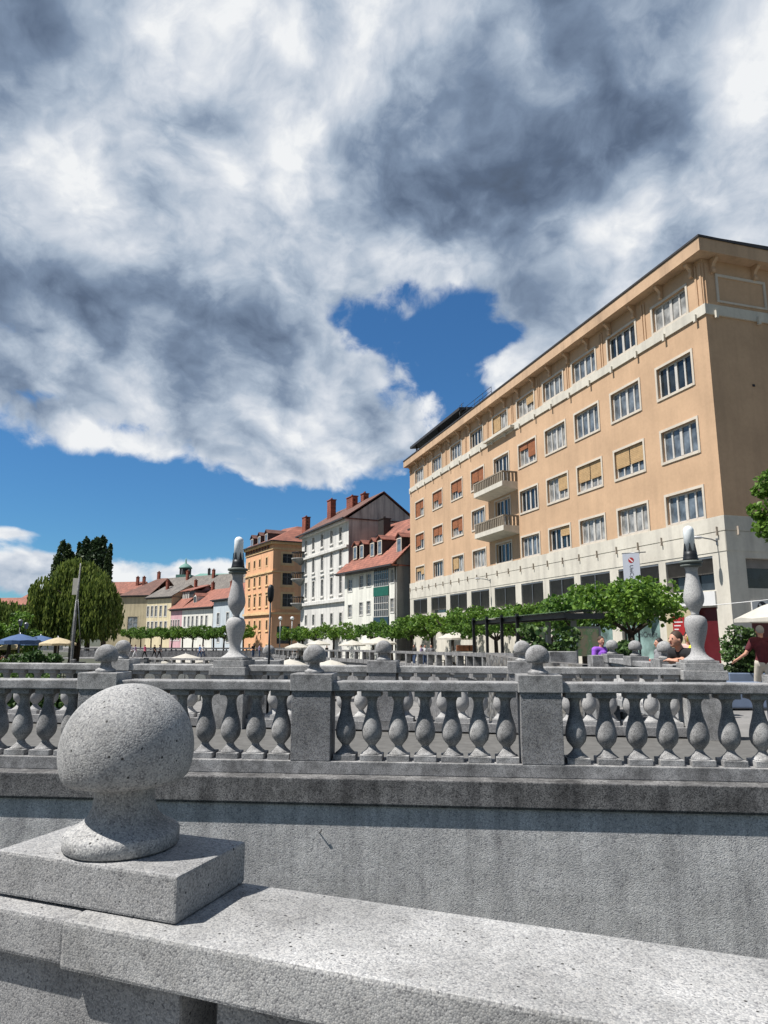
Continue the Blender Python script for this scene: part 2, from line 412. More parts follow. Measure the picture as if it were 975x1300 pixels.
# bridge body
br = root('footbridge', 'grey concrete footbridge with a stained side wall under a projecting stone ledge', 'footbridge', (0,6.85,0), NEAR_RZ)
b = MB(); b.bbox(-9, 9, -.2, .30, .075, .30, .01); b.box(-9, 9, -.178, .2, .058, .075); b.build('stone_ledge', M['stone_dark'], br)
b = MB(); b.box(-9, 9, -.152, .25, -4.6, .06); b.build('side_wall', M['wallstone'], br)
def wpt(f, u, v, z):
    a = f.rotation_euler.z; return (f.location.x+u*cos(a)-v*sin(a), f.location.y+u*sin(a)+v*cos(a), z)
import mathutils
inv = Matrix.Rotation(-NEAR_RZ, 4, 'Z') @ Matrix.Translation((0,-6.85,0))
def nl(p): q = inv @ Vector(p); return tuple(q)
b = MB(); b.add([nl(wpt(nearf,-9,.28,.302)), nl(wpt(nearf,9,.28,.302)), nl(wpt(farf,9,.3,.302)), nl(wpt(farf,-9.5,.3,.302)),
                 nl(wpt(nearf,-9,.28,-.5)), nl(wpt(nearf,9,.28,-.5)), nl(wpt(farf,9,.3,-.5)), nl(wpt(farf,-9.5,.3,-.5))],
                [(0,1,2,3),(4,7,6,5),(2,6,7,3)])
b.build('deck', M['asphalt'], br)
# a little iron pin in the wall
b = MB(); b.tube([(0,0,0),(.02,-.035,.02),(.03,-.04,.045)], .005, 6)
pin_u, pin_z = onwall(nearf, 405, 1058, -.16)
b.build('iron_pin', M['metal_dark'], br, (pin_u, -.148, pin_z))

# ================================================================== foreground parapet beside the viewer
FG_RZ = -math.atan2(.351, .937)
fg = root('foreground_parapet', 'washed concrete parapet beside the viewer with a large ball finial on a square slab', 'parapet', (0,0,0), FG_RZ)
b = MB(); b.bbox(-3.2, -.8935, .930, 1.168, 1.106, 1.172, .006)
b.build('rail_stone', M['terrazzo'], fg)
b = MB(); b.bbox(-.8895, 3.4, .922, 1.170, 1.104, 1.175, .006)
b.build('rail_stone', M['terrazzo'], fg)
b = MB(); b.bbox(-1.36, -.682, .952, 1.150, .1, 1.1035, .006); ped = b.build('pedestal', M['terrazzo'], fg)
b = MB(); b.bbox(-1.093, -.708, .966, 1.166, 1.1765, 1.2465, .005); b.build('pedestal_slab', M['terrazzo'], ped)
fm = finial_mesh(M['terrazzo'], 72); put('ball_finial', fm, ped, (-.905, 1.066, 1.247), 0)
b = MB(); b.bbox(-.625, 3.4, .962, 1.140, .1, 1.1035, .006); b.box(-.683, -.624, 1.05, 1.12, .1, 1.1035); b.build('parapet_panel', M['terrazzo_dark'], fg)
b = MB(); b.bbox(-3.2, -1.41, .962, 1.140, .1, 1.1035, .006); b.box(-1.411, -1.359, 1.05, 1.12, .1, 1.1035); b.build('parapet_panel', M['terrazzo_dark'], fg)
b = MB(); b.box(-6, 6, -4, 1.25, -.5, .1); structure(b.build('pavement', M['paving'], None, (0,0,0), FG_RZ))

# ================================================================== stone lamps
def stone_lamp(u, label):
    x, y, z = wpt(farf, u, .14, 0)
    r = root('stone_lamp', label, 'street lamp', (x, y, 0), FAR_RZ, 'stone bridge lamps')
    b = MB(); b.bbox(-.25,.25,-.25,.25,.30,1.045,.006); b.bbox(-.275,.275,-.275,.275,1.046,1.165,.008); b.bbox(-.235,.235,-.235,.235,1.166,1.255,.007); b.bbox(-.2,.2,-.2,.2,1.256,1.287,.005)
    b.build('stepped_base', M['stone'], r)
    b = MB(); b.lathe([(.195,0),(.19,.012),(.165,.028),(.13,.05),(.102,.08),(.085,.12),(.080,.17),(.086,.21),(.1,.26),(.122,.34),(.139,.42),(.144,.475),(.138,.525),(.118,.565),(.085,.585),(.05,.594)], n=32)
    b.build('lower_shaft', M['stone_lamp'], r, (0,0,1.288))
    b = MB(); b.lathe([(.056,.595),(.05,.61),(.052,.632),(.068,.665),(.098,.71),(.122,.76),(.131,.81),(.128,.86),(.117,.92),(.102,.99),(.088,1.06),(.078,1.12),(.074,1.18),(.08,1.215),(.095,1.238)], n=32)
    b.build('upper_shaft', M['stone_lamp'], r, (0,0,1.288))
    b = MB(); b.lathe([(.09,1.24),(.135,1.246),(.138,1.268),(.125,1.272),(.125,1.286),(.15,1.29),(.152,1.312),(.14,1.322),(.10,1.33)], n=32)
    b.build('tray', M['tray'], r, (0,0,1.288))
    b = MB(); b.lathe([(.105,1.331),(.098,1.35),(.09,1.40),(.085,1.452),(.07,1.454)], n=24)
    for k in range(6):
        a = k*pi/3+.3; c, s = cos(a), sin(a)
        p = [(-.022,1.450),(.022,1.450),(.004,1.56),(-.004,1.56)]
        vs = [(c*(.084-(z-1.45)*.07)-s*q, s*(.084-(z-1.45)*.07)+c*q, z) for q, z in p] + [(c*(.074-(z-1.45)*.06)-s*q, s*(.074-(z-1.45)*.06)+c*q, z) for q, z in p]
        b.add(vs, [(0,1,2,3),(7,6,5,4),(0,4,5,1),(1,5,6,2),(2,6,7,3),(3,7,4,0)])
    b.build('lamp_collar', M['metal_dark'], r, (0,0,1.288))
    b = MB(); b.lathe([(.069,1.455),(.069,1.74)]+[(.069*cos(radians(t)), 1.74+.07*sin(radians(t))) for t in range(10, 90, 16)]+[(0,1.81)], n=24)
    b.build('lamp_glass', M['lampglass'], r, (0,0,1.288))
M['tray'] = plain('weathered_tray', (.12,.135,.125), .7, .2, var=.3)
stone_lamp(fu(293), 'tall double bulbed stone lamp standing in front of the orange house')
stone_lamp(fu(891), 'tall double bulbed stone lamp standing in front of the beige building corner')

# ================================================================== quay parapet beyond the bridge, going away along the bank
qf_rz = math.atan2(14.3-9.6, 4.62-4.5)
qp = balustrade('quay_balustrade', 'stone parapet leading away along the bank, with three small ball finials and an end block', 'balustrade', (4.62,9.6,0), qf_rz, [1.6, 3.0, 4.4], [], .15, 4.62, .42, bal=BAL_FAR)
b = MB(); b.bbox(4.45, 4.85, -.02, .52, .93, 1.21, .01); b.bbox(4.47,4.8,.02,.5,-.2,.93,.01); b.build('end_block', M['stone'], qp)
mw = root('masonry_wall', 'low weathered rubble wall between the end block and the glass shelter', 'wall', (0,0,0))
pts = [(4.35,14.75),(4.05,15.6),(3.75,16.6),(3.6,18),(3.55,20),(3.55,23)]
b = MB()
for (x0,y0),(x1,y1) in zip(pts[:-1], pts[1:]):
    zt0 = 1.02 if y0 < 17 else .95
    d = Vector((x1-x0,y1-y0)).normalized(); n = Vector((-d.y,d.x))*.18
    b.add([(x0-n.x,y0-n.y,-4.6),(x1-n.x,y1-n.y,-4.6),(x1+n.x,y1+n.y,-4.6),(x0+n.x,y0+n.y,-4.6),(x0-n.x,y0-n.y,1.0),(x1-n.x,y1-n.y,1.0),(x1+n.x,y1+n.y,1.0),(x0+n.x,y0+n.y,1.0)],
          [(0,3,2,1),(4,5,6,7),(0,1,5,4),(1,2,6,5),(2,3,7,6),(3,0,4,7)])
b.build('rubble_course', M['masonry'], mw)
p = at(698, 832, 18.2)
b = MB(); b.bbox(p.x, p.x+.72, 18.2, 18.6, .2, 1.19, .015)
o = b.build('stone_block', M['stone'], None); tag(o, 'grey stone block standing on the rubble wall beside the glass shelter posts', 'stone block')

# ================================================================== ground, water, quay
RB = [(6,-30,.1),(5.0,8.9,.1),(4.75,14.6,.1),(3.9,20,0),(3.9,33,-.3),(2.6,43,-.5),(-2,60,-.75),(-7.5,75,-1.05),(-14,92,-1.3),(-19,108,-1.4),(-34,126,-1.45),(-62,152,-1.45),(-100,185,-1.45)]
LBK = [(-13,-30),(-13,9),(-13.5,14),(-15,33),(-17,45),(-22,62),(-29,80),(-38,98),(-58,128),(-90,160),(-125,195)]
b = MB()
for i in range(len(RB)-1):
    (x0,y0,_),(x1,y1,_) = RB[i], RB[i+1]; b.quad((x0,y0,-1.5),(2500,y0,-1.5),(2500,y1,-1.5),(x1,y1,-1.5))
for i in range(len(LBK)-1):
    (x0,y0),(x1,y1) = LBK[i], LBK[i+1]; b.quad((-2500,y0,-1.5),(x0,y0,-1.5),(x1,y1,-1.5),(-2500,y1,-1.5))
b.quad((-2500,185,-1.5),(-100,185,-1.5),(2500,185,-1.5),(2500,3000,-1.5),(-2500,3000,-1.5))
b.quad((-2500,195,-1.5),(-125,195,-1.5),(-100,185,-1.5),(-2500,185,-1.5)) if 0 else None
b.quad((-2500,-2000,-1.5),(2500,-2000,-1.5),(2500,-30,-1.5),(-2500,-30,-1.5))
structure(b.build('ground', M['earth']))
b = MB(); b.quad((-130,-30,-4.5),(8,-30,-4.5),(8,195,-4.5),(-130,195,-4.5)); structure(b.build('river_water', M['water']))
b = MB()
for i in range(1, len(RB)-1):
    (x0,y0,z0),(x1,y1,z1) = RB[i], RB[i+1]; b.quad((x0,y0,z0),(x0+40,y0,z0),(x1+40,y1,z1),(x1,y1,z1))
structure(b.build('quay_pavement', M['paving']))
b = MB(); n_ = 60; hv = [(2200*sin(radians(-88+176*k/n_)), 2200*cos(radians(-88+176*k/n_)), -3) for k in range(n_+1)]
top_ = [(v[0]*1.08, v[1]*1.08, 22+14*sin(k*.55)+9*sin(k*1.7+1)) for k, v in enumerate(hv)]; bk_ = [(v[0]*1.2, v[1]*1.2, -3) for v in hv]; b.smooth = True
b.add(hv+top_+bk_, [(k,k+1,k+n_+2,k+n_+1) for k in range(n_)]+[(k+n_+1,k+n_+2,k+2*n_+3,k+2*n_+2) for k in range(n_)]); structure(b.build('hills', M['wooded']))
def bank_wall(name, pts, label, mat, ztop, side):
    r = root(name, label, 'embankment', (0,0,0)); b = MB()
    for p, q in zip(pts[:-1], pts[1:]):
        zt0 = p[2] if len(p) > 2 else ztop; zt1 = q[2] if len(q) > 2 else ztop
        b.quad((p[0],p[1],-4.6),(q[0],q[1],-4.6),(q[0],q[1],zt1-.004),(p[0],p[1],zt0-.004))
        b.quad((p[0]+side*.4,p[1],-4.6),(q[0]+side*.4,q[1],-4.6),(q[0]+side*.4,q[1],zt1-.03),(p[0]+side*.4,p[1],zt0-.03))
        b.quad((p[0],p[1],zt0-.004),(q[0],q[1],zt1-.004),(q[0]+side*.4,q[1],zt1-.03),(p[0]+side*.4,p[1],zt0-.03))
    b.build('retaining_wall', mat, r)
bank_wall('embankment', RB[1:], 'stained concrete embankment below the cafe quay', M['quaystone'], 0, 1)
bank_wall('embankment', LBK, 'dark embankment on the willow side of the river', M['quaystone'], -1.46, -1)
# concrete post-and-rail parapet on the quay edge
def post_rail(name, label, pts, h, step, wall=0.0):
    r = root(name, label, 'parapet', (pts[0][0], pts[0][1], 0)); ox, oy = pts[0][0], pts[0][1]
    rail = MB(); first = True
    pm = MB(); pm.bbox(-.16,.16,-.16,.16,0,h-.16,.012); pme = pm.mesh('post', M['quaystone'])
    for p, q in zip(pts[:-1], pts[1:]):
        a = Vector(p); c = Vector(q); L = (c-a).length; d = (c-a)/L; n = Vector((-d.y,d.x,0)).normalized()*.17
        A = [a-n, c-n, c+n, a+n]
        vs = [(v.x-ox, v.y-oy, v.z+h-.16) for v in A] + [(v.x-ox, v.y-oy, v.z+h) for v in A]
        rail.add(vs, [(0,3,2,1),(4,5,6,7),(0,1,5,4),(1,2,6,5),(2,3,7,6),(3,0,4,7)])
        if wall:
            n2 = n*.7; A = [a-n2, c-n2, c+n2, a+n2]
            vs = [(v.x-ox, v.y-oy, v.z) for v in A] + [(v.x-ox, v.y-oy, v.z+wall) for v in A]
            rail.add(vs, [(0,3,2,1),(4,5,6,7),(0,1,5,4),(1,2,6,5),(2,3,7,6),(3,0,4,7)])
        k = max(1, round(L/step))
        for i in range(k):
            v = a+d*L*(i+.5)/k; put('post', pme, r, (v.x-ox, v.y-oy, v.z), math.atan2(d.y, d.x))
    rail.build('rail', M['quaystone'], r); return r
post_rail('quay_parapet', 'long pale post and rail parapet along the cafe quay under the plane trees', [(x-.0, y, z) for x, y, z in RB[3:10]], 1.1, 2.6, .32)
# ================================================================== facade tools
def wall_holes(b, u0, u1, z0, z1, holes, v=0.0, rev=.16, slope=None):
    us = sorted({u0, u1, *[q for h in holes for q in h[:2]]}); zs = sorted({z0, z1, *[q for h in holes for q in h[2:4]]})
    us = [q for q in us if u0 <= q <= u1]; zs = [q for q in zs if z0 <= q <= z1]
    for a, c in zip(us[:-1], us[1:]):
        for p, q in zip(zs[:-1], zs[1:]):
            m, n = (a+c)/2, (p+q)/2
            if any(h[0] < m < h[1] and h[2] < n < h[3] for h in holes): continue
            b.quad((a,v,p),(c,v,p),(c,v,q),(a,v,q))
    for h in holes:
        a, c, p, q = h[:4]; w = v+rev
        b.quad((a,v,p),(a,w,p),(a,w,q),(a,v,q)); b.quad((c,v,p),(c,v,q),(c,w,q),(c,w,p))
        b.quad((a,v,p),(c,v,p),(c,w,p),(a,w,p)); b.quad((a,v,q),(a,w,q),(c,w,q),(c,v,q))
MC = {}
def cached(key, fn):
    if key not in MC: MC[key] = fn()
    return MC[key]
def frame_boxes(b, w, h, t, y0, y1):
    b.box(-w/2, -w/2+t, y0, y1, 0, h); b.box(w/2-t, w/2, y0, y1, 0, h); b.box(-w/2+t, w/2-t, y0, y1, h-t, h); b.box(-w/2+t, w/2-t, y0, y1, 0, t)
def window(par, u, z, w, h, trim=None, tw=.12, sash='sash', pane='pane', bars=(1, 1), label=None, shutter=None, sh_parts=((0,.5),), rev=.16, sill=False, hood=None, rot=0, v=0.0, thick=None, st=.06):
    """window whose clear opening is w x h with its bottom centre at (u, v, z). bars: (casements, horizontal rails)"""
    key = ('w', round(w,2), round(h,2), trim, tw, sash, bars, sill, hood, rev, thick, st)
    def mk():
        b = MB()
        mats = [M[sash]]
        if trim:
            mats.append(M[trim]); b.cur = 1
            b.box(-w/2-tw, -w/2, -.045, .02, -tw, h+tw); b.box(w/2, w/2+tw, -.045, .02, -tw, h+tw); b.box(-w/2, w/2, -.045, .02, h, h+tw); b.box(-w/2, w/2, -.055, .02, -tw, 0)
            if sill: b.box(-w/2-tw-.08, w/2+tw+.08, -.16, .0, -tw-.1, -tw-.003)
            if hood: b.box(-w/2-tw-.12, w/2+tw+.12, -.22, .0, h+tw+.25, h+tw+.25+hood); b.box(-w/2-tw, w/2+tw, -.06, 0, h+tw+.003, h+tw+.247)
            b.cur = 0
        y0, y1 = rev-.07, rev-.02
        frame_boxes(b, w, h, st, y0, y1)
        for k in range(1, bars[0]):
            x = -w/2+w*k/bars[0]; t = st*1.0 if (thick and k != thick) else st*.9
            if thick and k == thick: t = st*1.7
            b.box(x-t/1.6, x+t/1.6, y0-.012, y1, st, h-st)
        for k in range(1, bars[1]):
            zz = h*k/bars[1] if bars[1] > 2 else h*.66
            b.box(-w/2+st, w/2-st, y0-.006, y1-.004, zz-st*.4, zz+st*.4)
        return b.mesh('window', mats)
    o = put('window', cached(key, mk), par, (u, v, z), rot)
    if label: o['label'] = label
    pm = cached(('p', round(w,2), round(h,2), pane, rev), lambda: MB().quad((-w/2,rev-.03,0),(w/2,rev-.03,0),(w/2,rev-.03,h),(-w/2,rev-.03,h)).mesh('pane', M[pane]))
    put('pane', pm, o)
    if shutter:
        for k, (side, drop) in enumerate(sh_parts):
            def mks(side=side, drop=drop):
                b = MB(); hw = w/2-.03; n = max(2, int(h*drop/.09))
                if side == 'full': x0, x1 = -w/2+.02, w/2-.02
                else: x0, x1 = (-w/2+.03, -.04) if side == 0 else (.04, w/2-.03)
                for i in range(n):
                    zt_ = h-.02-i*(h*drop/n); zb_ = zt_-h*drop/n+.012
                    b.quad((x0,.05,zt_),(x0,.062,zb_),(x1,.062,zb_),(x1,.05,zt_))
                    b.quad((x0,.062,zb_),(x0,.05,zb_-.012),(x1,.05,zb_-.012),(x1,.062,zb_))
                return b.mesh('roller_shutter', M[shutter])
            put('roller_shutter', cached(('s', round(w,2), round(h,2), shutter, side, drop), mks), o)
    return o
def hip_roof(b, u0, u1, v0, v1, z, zr, hip0=0, hip1=0, ridge=.5):
    """gable (hip = 0) or hipped roof over the rectangle, ridge along u"""
    vm = v0+(v1-v0)*ridge
    A = [(u0,v0,z),(u1,v0,z),(u1,v1,z),(u0,v1,z),(u0+hip0,vm,zr),(u1-hip1,vm,zr)]
    t = .16
    b.add(A+[(p[0],p[1],p[2]-t) for p in A], [(0,1,5,4),(2,3,4,5),*([(3,0,4)] if hip0 else []),*([(1,2,5)] if hip1 else []),(0,6,7,1),(1,7,8,2),(2,8,9,3),(3,9,6,0),(6,10,11,7),(8,11,10,9),*([(9,10,6)] if hip0 else []),*([(7,11,8)] if hip1 else []),(0,4,10,6),(3,9,10,4),(1,7,11,5),(2,5,11,8)])
def chimney(par, x, y, z0, z1, a=.5, c=.5, mat='brick', cap='brick'):
    b = MB(); b.cbox(x, y, z0, a, c, z1-z0); b.cur = 1; b.cbox(x, y, z1+.003, a+.16, c+.16, .12); b.cbox(x-.1, y, z1+.126, .16, .16, .3); b.cbox(x+.12, y, z1+.126, .16, .16, .3)
    return b.build('chimney', [M[mat], M[cap]], par)
def dormer(par, u, v, z, w, h, depth, roofmat='redtile', side='gutter', pane='pane_blue', front='trim', pitch=.45, ov=.18):
    b = MB(); b.box(-w/2, w/2, 0, depth, 0, h)
    b.cur = 1; frame_boxes(b, w-.1, h-.12, .12, -.05, .0)
    b.cur = 2
    hh = w*pitch
    for s in (-1, 1):
        b.add([(0,-ov,h+hh),(0,depth+.4,h+hh),(s*(w/2+ov),depth+.4,h-.05),(s*(w/2+ov),-ov,h-.05),(0,-ov,h+hh-.09),(0,depth+.4,h+hh-.09),(s*(w/2+ov),depth+.4,h-.14),(s*(w/2+ov),-ov,h-.14)],
              [(0,1,2,3),(4,7,6,5),(0,3,7,4),(2,6,7,3)])
    b.cur = 0; b.add([(-w/2,.01,h),(w/2,.01,h),(0,.01,h+hh-.05)], [(0,1,2)])
    o = b.build('dormer', [M[side], M[front], M[roofmat]], par, (u, v, z))
    p = MB(); p.quad((-w/2+.17,-.012,.14),(w/2-.17,-.012,.14),(w/2-.17,-.012,h-.26),(-w/2+.17,-.012,h-.26)); p.build('pane', M[pane], o)
    return o
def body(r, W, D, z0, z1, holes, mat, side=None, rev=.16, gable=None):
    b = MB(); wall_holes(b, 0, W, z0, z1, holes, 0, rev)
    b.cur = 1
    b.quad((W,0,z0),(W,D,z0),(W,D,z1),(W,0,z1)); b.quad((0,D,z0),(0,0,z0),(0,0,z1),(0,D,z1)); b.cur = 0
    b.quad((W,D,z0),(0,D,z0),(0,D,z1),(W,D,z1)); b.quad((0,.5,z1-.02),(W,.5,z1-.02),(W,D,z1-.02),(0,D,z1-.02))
    b.quad((0,.6,z0),(0,.6,z1-.1),(W,.6,z1-.1),(W,.6,z0))
    if gable:
        b.cur = 1
        vm, zr = gable
        for u in (0, W): b.add([(u,0,z1),(u,D,z1),(u,vm,zr)], [(0,1,2)])
    return b.build('wall', [M[mat], M[side or mat]], r)

# ================================================================== the big beige building
BA = radians(-73.35); CX, CY = 15.215, 30.0; BW = 43.4
bx, by = CX-BW*cos(BA), CY-BW*sin(BA)
be = root('apartment_building', 'large beige apartment building with two balconies and a white ground storey band', 'building', (bx, by, 0), BA)
U = lambda s: BW-s
cols = [2.4, 6.35, 10.13, 13.77, 17.57, 21.66, 26.05, 30.5, 35.25, 40.3]
ww = 2.48
rows = [(6.93+.06, 1.42), (10.2, 1.55), (13.55, 1.6), (17.19, 1.36)]
holes = []
for i, s in enumerate(cols):
    for j, (z, h) in enumerate(rows):
        if i == 5 and j < 3:
            holes.append((U(s)-1.24, U(s)+1.24, z-.02 if j == 0 else z-.9, z+h))
        else: holes.append((U(s)-ww/2, U(s)+ww/2, z, z+h))
b = MB()
wall_holes(b, 0, BW, 6.9, 20.0, holes, 0, .2)
D_ = 16
b.quad((BW,0,6.9),(BW,D_,6.9),(BW,D_,20),(BW,0,20)); b.quad((0,D_,0),(0,0,0),(0,0,20),(0,D_,20)); b.quad((BW,D_,0),(0,D_,0),(0,D_,20),(BW,D_,20))
b.quad((0,.7,6),(0,.7,20),(BW,.7,20),(BW,.7,6))
b.build('wall', M['beige'], be)
# white base: mezzanine band with openings, pillars
b = MB(); mz = []
ext = [(.85,4.01),(4.53,7.85),(8.64,11.61),(12.29,15.25),(16.05,19.09),(19.96,23.36),(24.33,27.77),(28.66,32.4),(33.34,37.17),(38.26,42.32)]
for k, (a, c) in enumerate(ext): mz.append((U(c), U(a), 3.62, 5.16))
gs = []
gs = [(U(2.35),U(.85),-.3,2.86), (U(7.85),U(4.75),.42,2.7), (U(11.5),U(8.7),.42,2.7), (U(15.1),U(12.4),.42,2.7)]
wall_holes(b, -.02, BW+.02, -1.5, 6.9, mz+gs, -.05, .4)
b.box(-.02, BW+.08, -.09, -.0505, 6.22, 6.88); b.box(-.02, BW+.03, -.075, -.0505, 5.3, 6.18)
b.build('base_storey', M['cream'], be)
b = MB(); m1 = [(2.0,6.6,3.62,5.16),(7.6,12,3.62,5.16)]; 
# side wall of the base in its own frame (faces right): u along depth
def sideq(u, z, v=0): return (BW+.02+v, u, z)
holes2 = [(.95,5.6,-.2,2.2),(.95,5.6,3.66,5.0),(6.6,11.2,-.2,2.2),(6.6,11.2,3.66,5.0)]
us = sorted({-.05,16,.95,5.6,6.6,11.2}); zs = sorted({-1.5,6.9,-.2,2.2,3.66,5.0})
for a, c in zip(us[:-1], us[1:]):
    for p, q in zip(zs[:-1], zs[1:]):
        m, n = (a+c)/2, (p+q)/2
        if any(h[0] < m < h[1] and h[2] < n < h[3] for h in holes2): continue
        b.quad(sideq(a,p),sideq(c,p),sideq(c,q),sideq(a,q))
for a, c, p, q in holes2:
    w = -.4
    b.quad(sideq(a,p),sideq(a,p,w),sideq(a,q,w),sideq(a,q)); b.quad(sideq(c,p),sideq(c,q),sideq(c,q,w),sideq(c,p,w)); b.quad(sideq(a,q),sideq(a,q,w),sideq(c,q,w),sideq(c,q))
b.box(BW+.0205, BW+.06, -.05, 16, 6.22, 6.88); b.box(BW+.0205, BW+.045, -.05, 16, 5.3, 6.18)
b.build('side_base', M['cream'], be)
for a, c, p, q in holes2[1::2]:
    o = MB().box(BW-.36, BW-.34, a, c, p, q).build('side_window', M['pane'], be)
    MB().box(BW-.33, BW-.30, a, c, q-.42, q).build('blind', M['blind'], o)
for a, c, p, q in holes2[0::2]: MB().box(BW-.36, BW-.34, a, c, p, q).build('shop_front', M['wine'], be)
# brackets in the bands (small rusty hooks at each joint)
nb = 24
hk = MB(); hk.box(-.016,.016,-.10,.0,-.16,.2); hk.box(-.04,.04,-.11,.0,-.2,-.161); hkm = hk.mesh('band_bracket', M['rust'])
for k in range(nb): put('band_bracket', hkm, be, (BW-.35-k*(BW-.6)/(nb-1), -.091, 6.22))
for k in range(6): put('band_bracket', hkm, be, (BW+.061, .6+k*2.2, 6.22), pi/2)
b = MB(); b.box(-.02, BW+.05, -.085, -.001, 16.55, 17.06); b.box(BW+.001, BW+.085, -.084, 16, 16.55, 17.06)
# thin slab over the balcony column
b.box(U(24.0), U(19.2), -.42, -.086, 16.72, 16.9)
b.build('cornice_band', M['cream'], be)
cm = MB().box(-.07,.07,-.115,0,-.18,.18).mesh('band_console', M['cream'])
for k in range(20): put('band_console', cm, be, (BW-.55-k*(BW-1)/19, -.086, 16.56))
for k in range(6): put('band_console', cm, be, (BW+.086, .5+k*2.5, 16.56), pi/2)
pm_ = MB().box(-.06,.06,-.05,-.001,0,2.13).mesh('attic_pilaster', M['beige'])
for i, s_ in enumerate(cols[:-1]):
    u = U((s_+cols[i+1])/2)
    for q in (-.1, .1): put('attic_pilaster', pm_, be, (u+q, 0, 17.065))
for q in (.42, .12): put('attic_pilaster', pm_, be, (BW-q, 0, 17.065))
for q in (.18, 4.2): put('attic_pilaster', pm_, be, (BW, q, 17.065), pi/2)
prof = [(-.002,-.7),(-.16,-.68),(-.2,-.55),(-.14,-.4),(-.22,-.25),(-.42,-.1),(-.42,.02),(-.002,.02)]
bkm = MB().prism(prof, -.09, .09, 'x').mesh('eave_bracket', M['beige_light'])
for i in range(20): put('eave_bracket', bkm, be, (BW-.62-i*(BW-1.1)/19, 0, 19.4))
for i in range(6): put('eave_bracket', bkm, be, (BW, .55+i*2.5, 19.4), pi/2)
OV = .6
b = MB(); b.box(-.35, BW+OV, -OV, 16, 19.425, 20.08); b.build('eave_fascia', M['beige_light'], be)
b = MB(); b.box(-.4, BW+OV+.05, -OV-.05, 16, 20.084, 20.19); b.prism([(-OV-.02,20.192),(16,20.192),(8,20.45)], -.3, BW+OV, 'x'); b.build('roof', M['gutter'], be)
# blind panel on the side wall at attic height
b = MB(); pa, pb, pc, pd_ = .71, 3.7, 17.25, 18.72
b.box(BW+.001, BW+.06, pa, pa+.13, pc, pd_); b.box(BW+.001, BW+.06, pb-.13, pb, pc, pd_); b.box(BW+.001, BW+.06, pa+.13, pb-.13, pd_-.13, pd_); b.box(BW+.001, BW+.06, pa+.13, pb-.13, pc, pc+.1)
b.build('blind_panel', M['trim'], be)
for k in range(2):
    b = MB(); b.cbox(BW+.02, (2.4, 3.1)[k], (13.2, 10.0)[k], .05, .12, .1); b.build('wall_vent', M['ink'], be)
SHUT = {(1,1):('pale_shutter',((0,.62),(1,.62))), (2,1):('pale_shutter',((0,.62),(1,.62))), (3,1):('pale_shutter',((1,.62),)), (3,0):('pale_shutter',((1,.4),)),
        (4,2):('wood_shutter',((0,.25),(1,.7))), (4,1):None, (6,2):('wood_shutter',((0,.6),(1,.75))), (6,3):None,
        (7,3):None, (7,2):('wood_shutter',((0,.55),(1,.7))), (8,2):('wood_shutter',((0,.5),(1,.8))), (9,2):('wood_shutter',((0,.95),(1,.5))),
        (7,1):('wood_shutter',((0,.5),(1,.75))), (8,1):('wood_shutter',((0,.5),(1,.55))), (9,1):('wood_shutter',((0,.75),(1,.4))), (7,0):('pale_shutter',((0,.75),)), (9,0):('pale_shutter',((1,.55),(0,.3))),
        (5,3):('pale_shutter',((0,.9),)), (4,3):('pale_shutter',((1,.5),))}
for i, s in enumerate(cols):
    for j, (z, h) in enumerate(rows):
        if i == 5 and j < 3:
            zb = z-.02 if j == 0 else z-.9; hh = z+h-zb
            o = window(be, U(s), zb, 2.48, hh, 'trim', .13, bars=(4, 1), rev=.2, thick=2, st=.08)
            o.name = 'balcony_door'; continue
        q = SHUT.get((i, j)); 
        kw = dict(trim='trim', tw=.13, bars=(4, 1), rev=.2, thick=2, st=.085, pane=('pane_blue','pane','pane_curtain','pane_blue','pane_curtain')[(i*7+j*3) % 5])
        if q: kw.update(shutter=q[0], sh_parts=q[1], bars=(4, 1))
        window(be, U(s), z, ww, h, **kw)
# mezzanine blinds
for k, (a, c, p, q) in enumerate(mz):
    o = MB().quad((a,.30,p),(c,.30,p),(c,.30,q),(a,.30,q)).build('mezzanine_window', M['pane'], be)
    bb = MB(); n = 16; low = .75 if k == 0 else (.3 if k in (8,) else 0.0)
    for i in range(n):
        z_ = q-i*(q-p-low)/n; dz = (q-p-low)/n
        bb.quad((a+.03,.02,z_),(c-.03,.02,z_),(c-.03,.085,z_-dz*.95),(a+.03,.085,z_-dz*.95))
    bb.build('blind', M['blind'], o)
    fr = MB(); m_ = (a+c)/2
    fr.box(m_-.035, m_+.035, -.02, .015, p, q); fr.box(a, c, -.03, .018, q-.1, q-.003) ; fr.build('mullion', M['metal_grey'], o)
# ground floor fittings
MB().box(gs[0][0], gs[0][1], .28, .33, -.3, 2.86).build('entrance', M['wine'], be)
MB().box(U(4.25), U(2.35), -.062, -.0505, -.3, 2.86).build('entrance_surround', M['ochre'], be)
sp = MB().box(U(3.75), U(2.95), -.09, -.063, 1.6, 2.5).build('red_plaque', M['red_sign'], be)
b = MB(); b.box(U(4.45), U(.80), -.14, -.0505, 2.92, 3.56); b.build('sign_board', M['sign_white'], be)
for a, c, p, q in gs[1:]:
    o = MB().box(a, c, .2, .24, p, q).build('shop_window', M['pane_green'], be)
    f = MB(); f.box(a, a+.07, .12, .19, p, q); f.box(c-.07, c, .12, .19, p, q); f.box((a+c)/2-.035-.4, (a+c)/2+.035-.4, .12, .19, p, q); f.build('shop_frame', M['metal_dark'], o)
    MB().box(a-.05, c+.05, -.1, -.0505, p-.16, p-.02).build('red_sill', M['orange_red'], be)
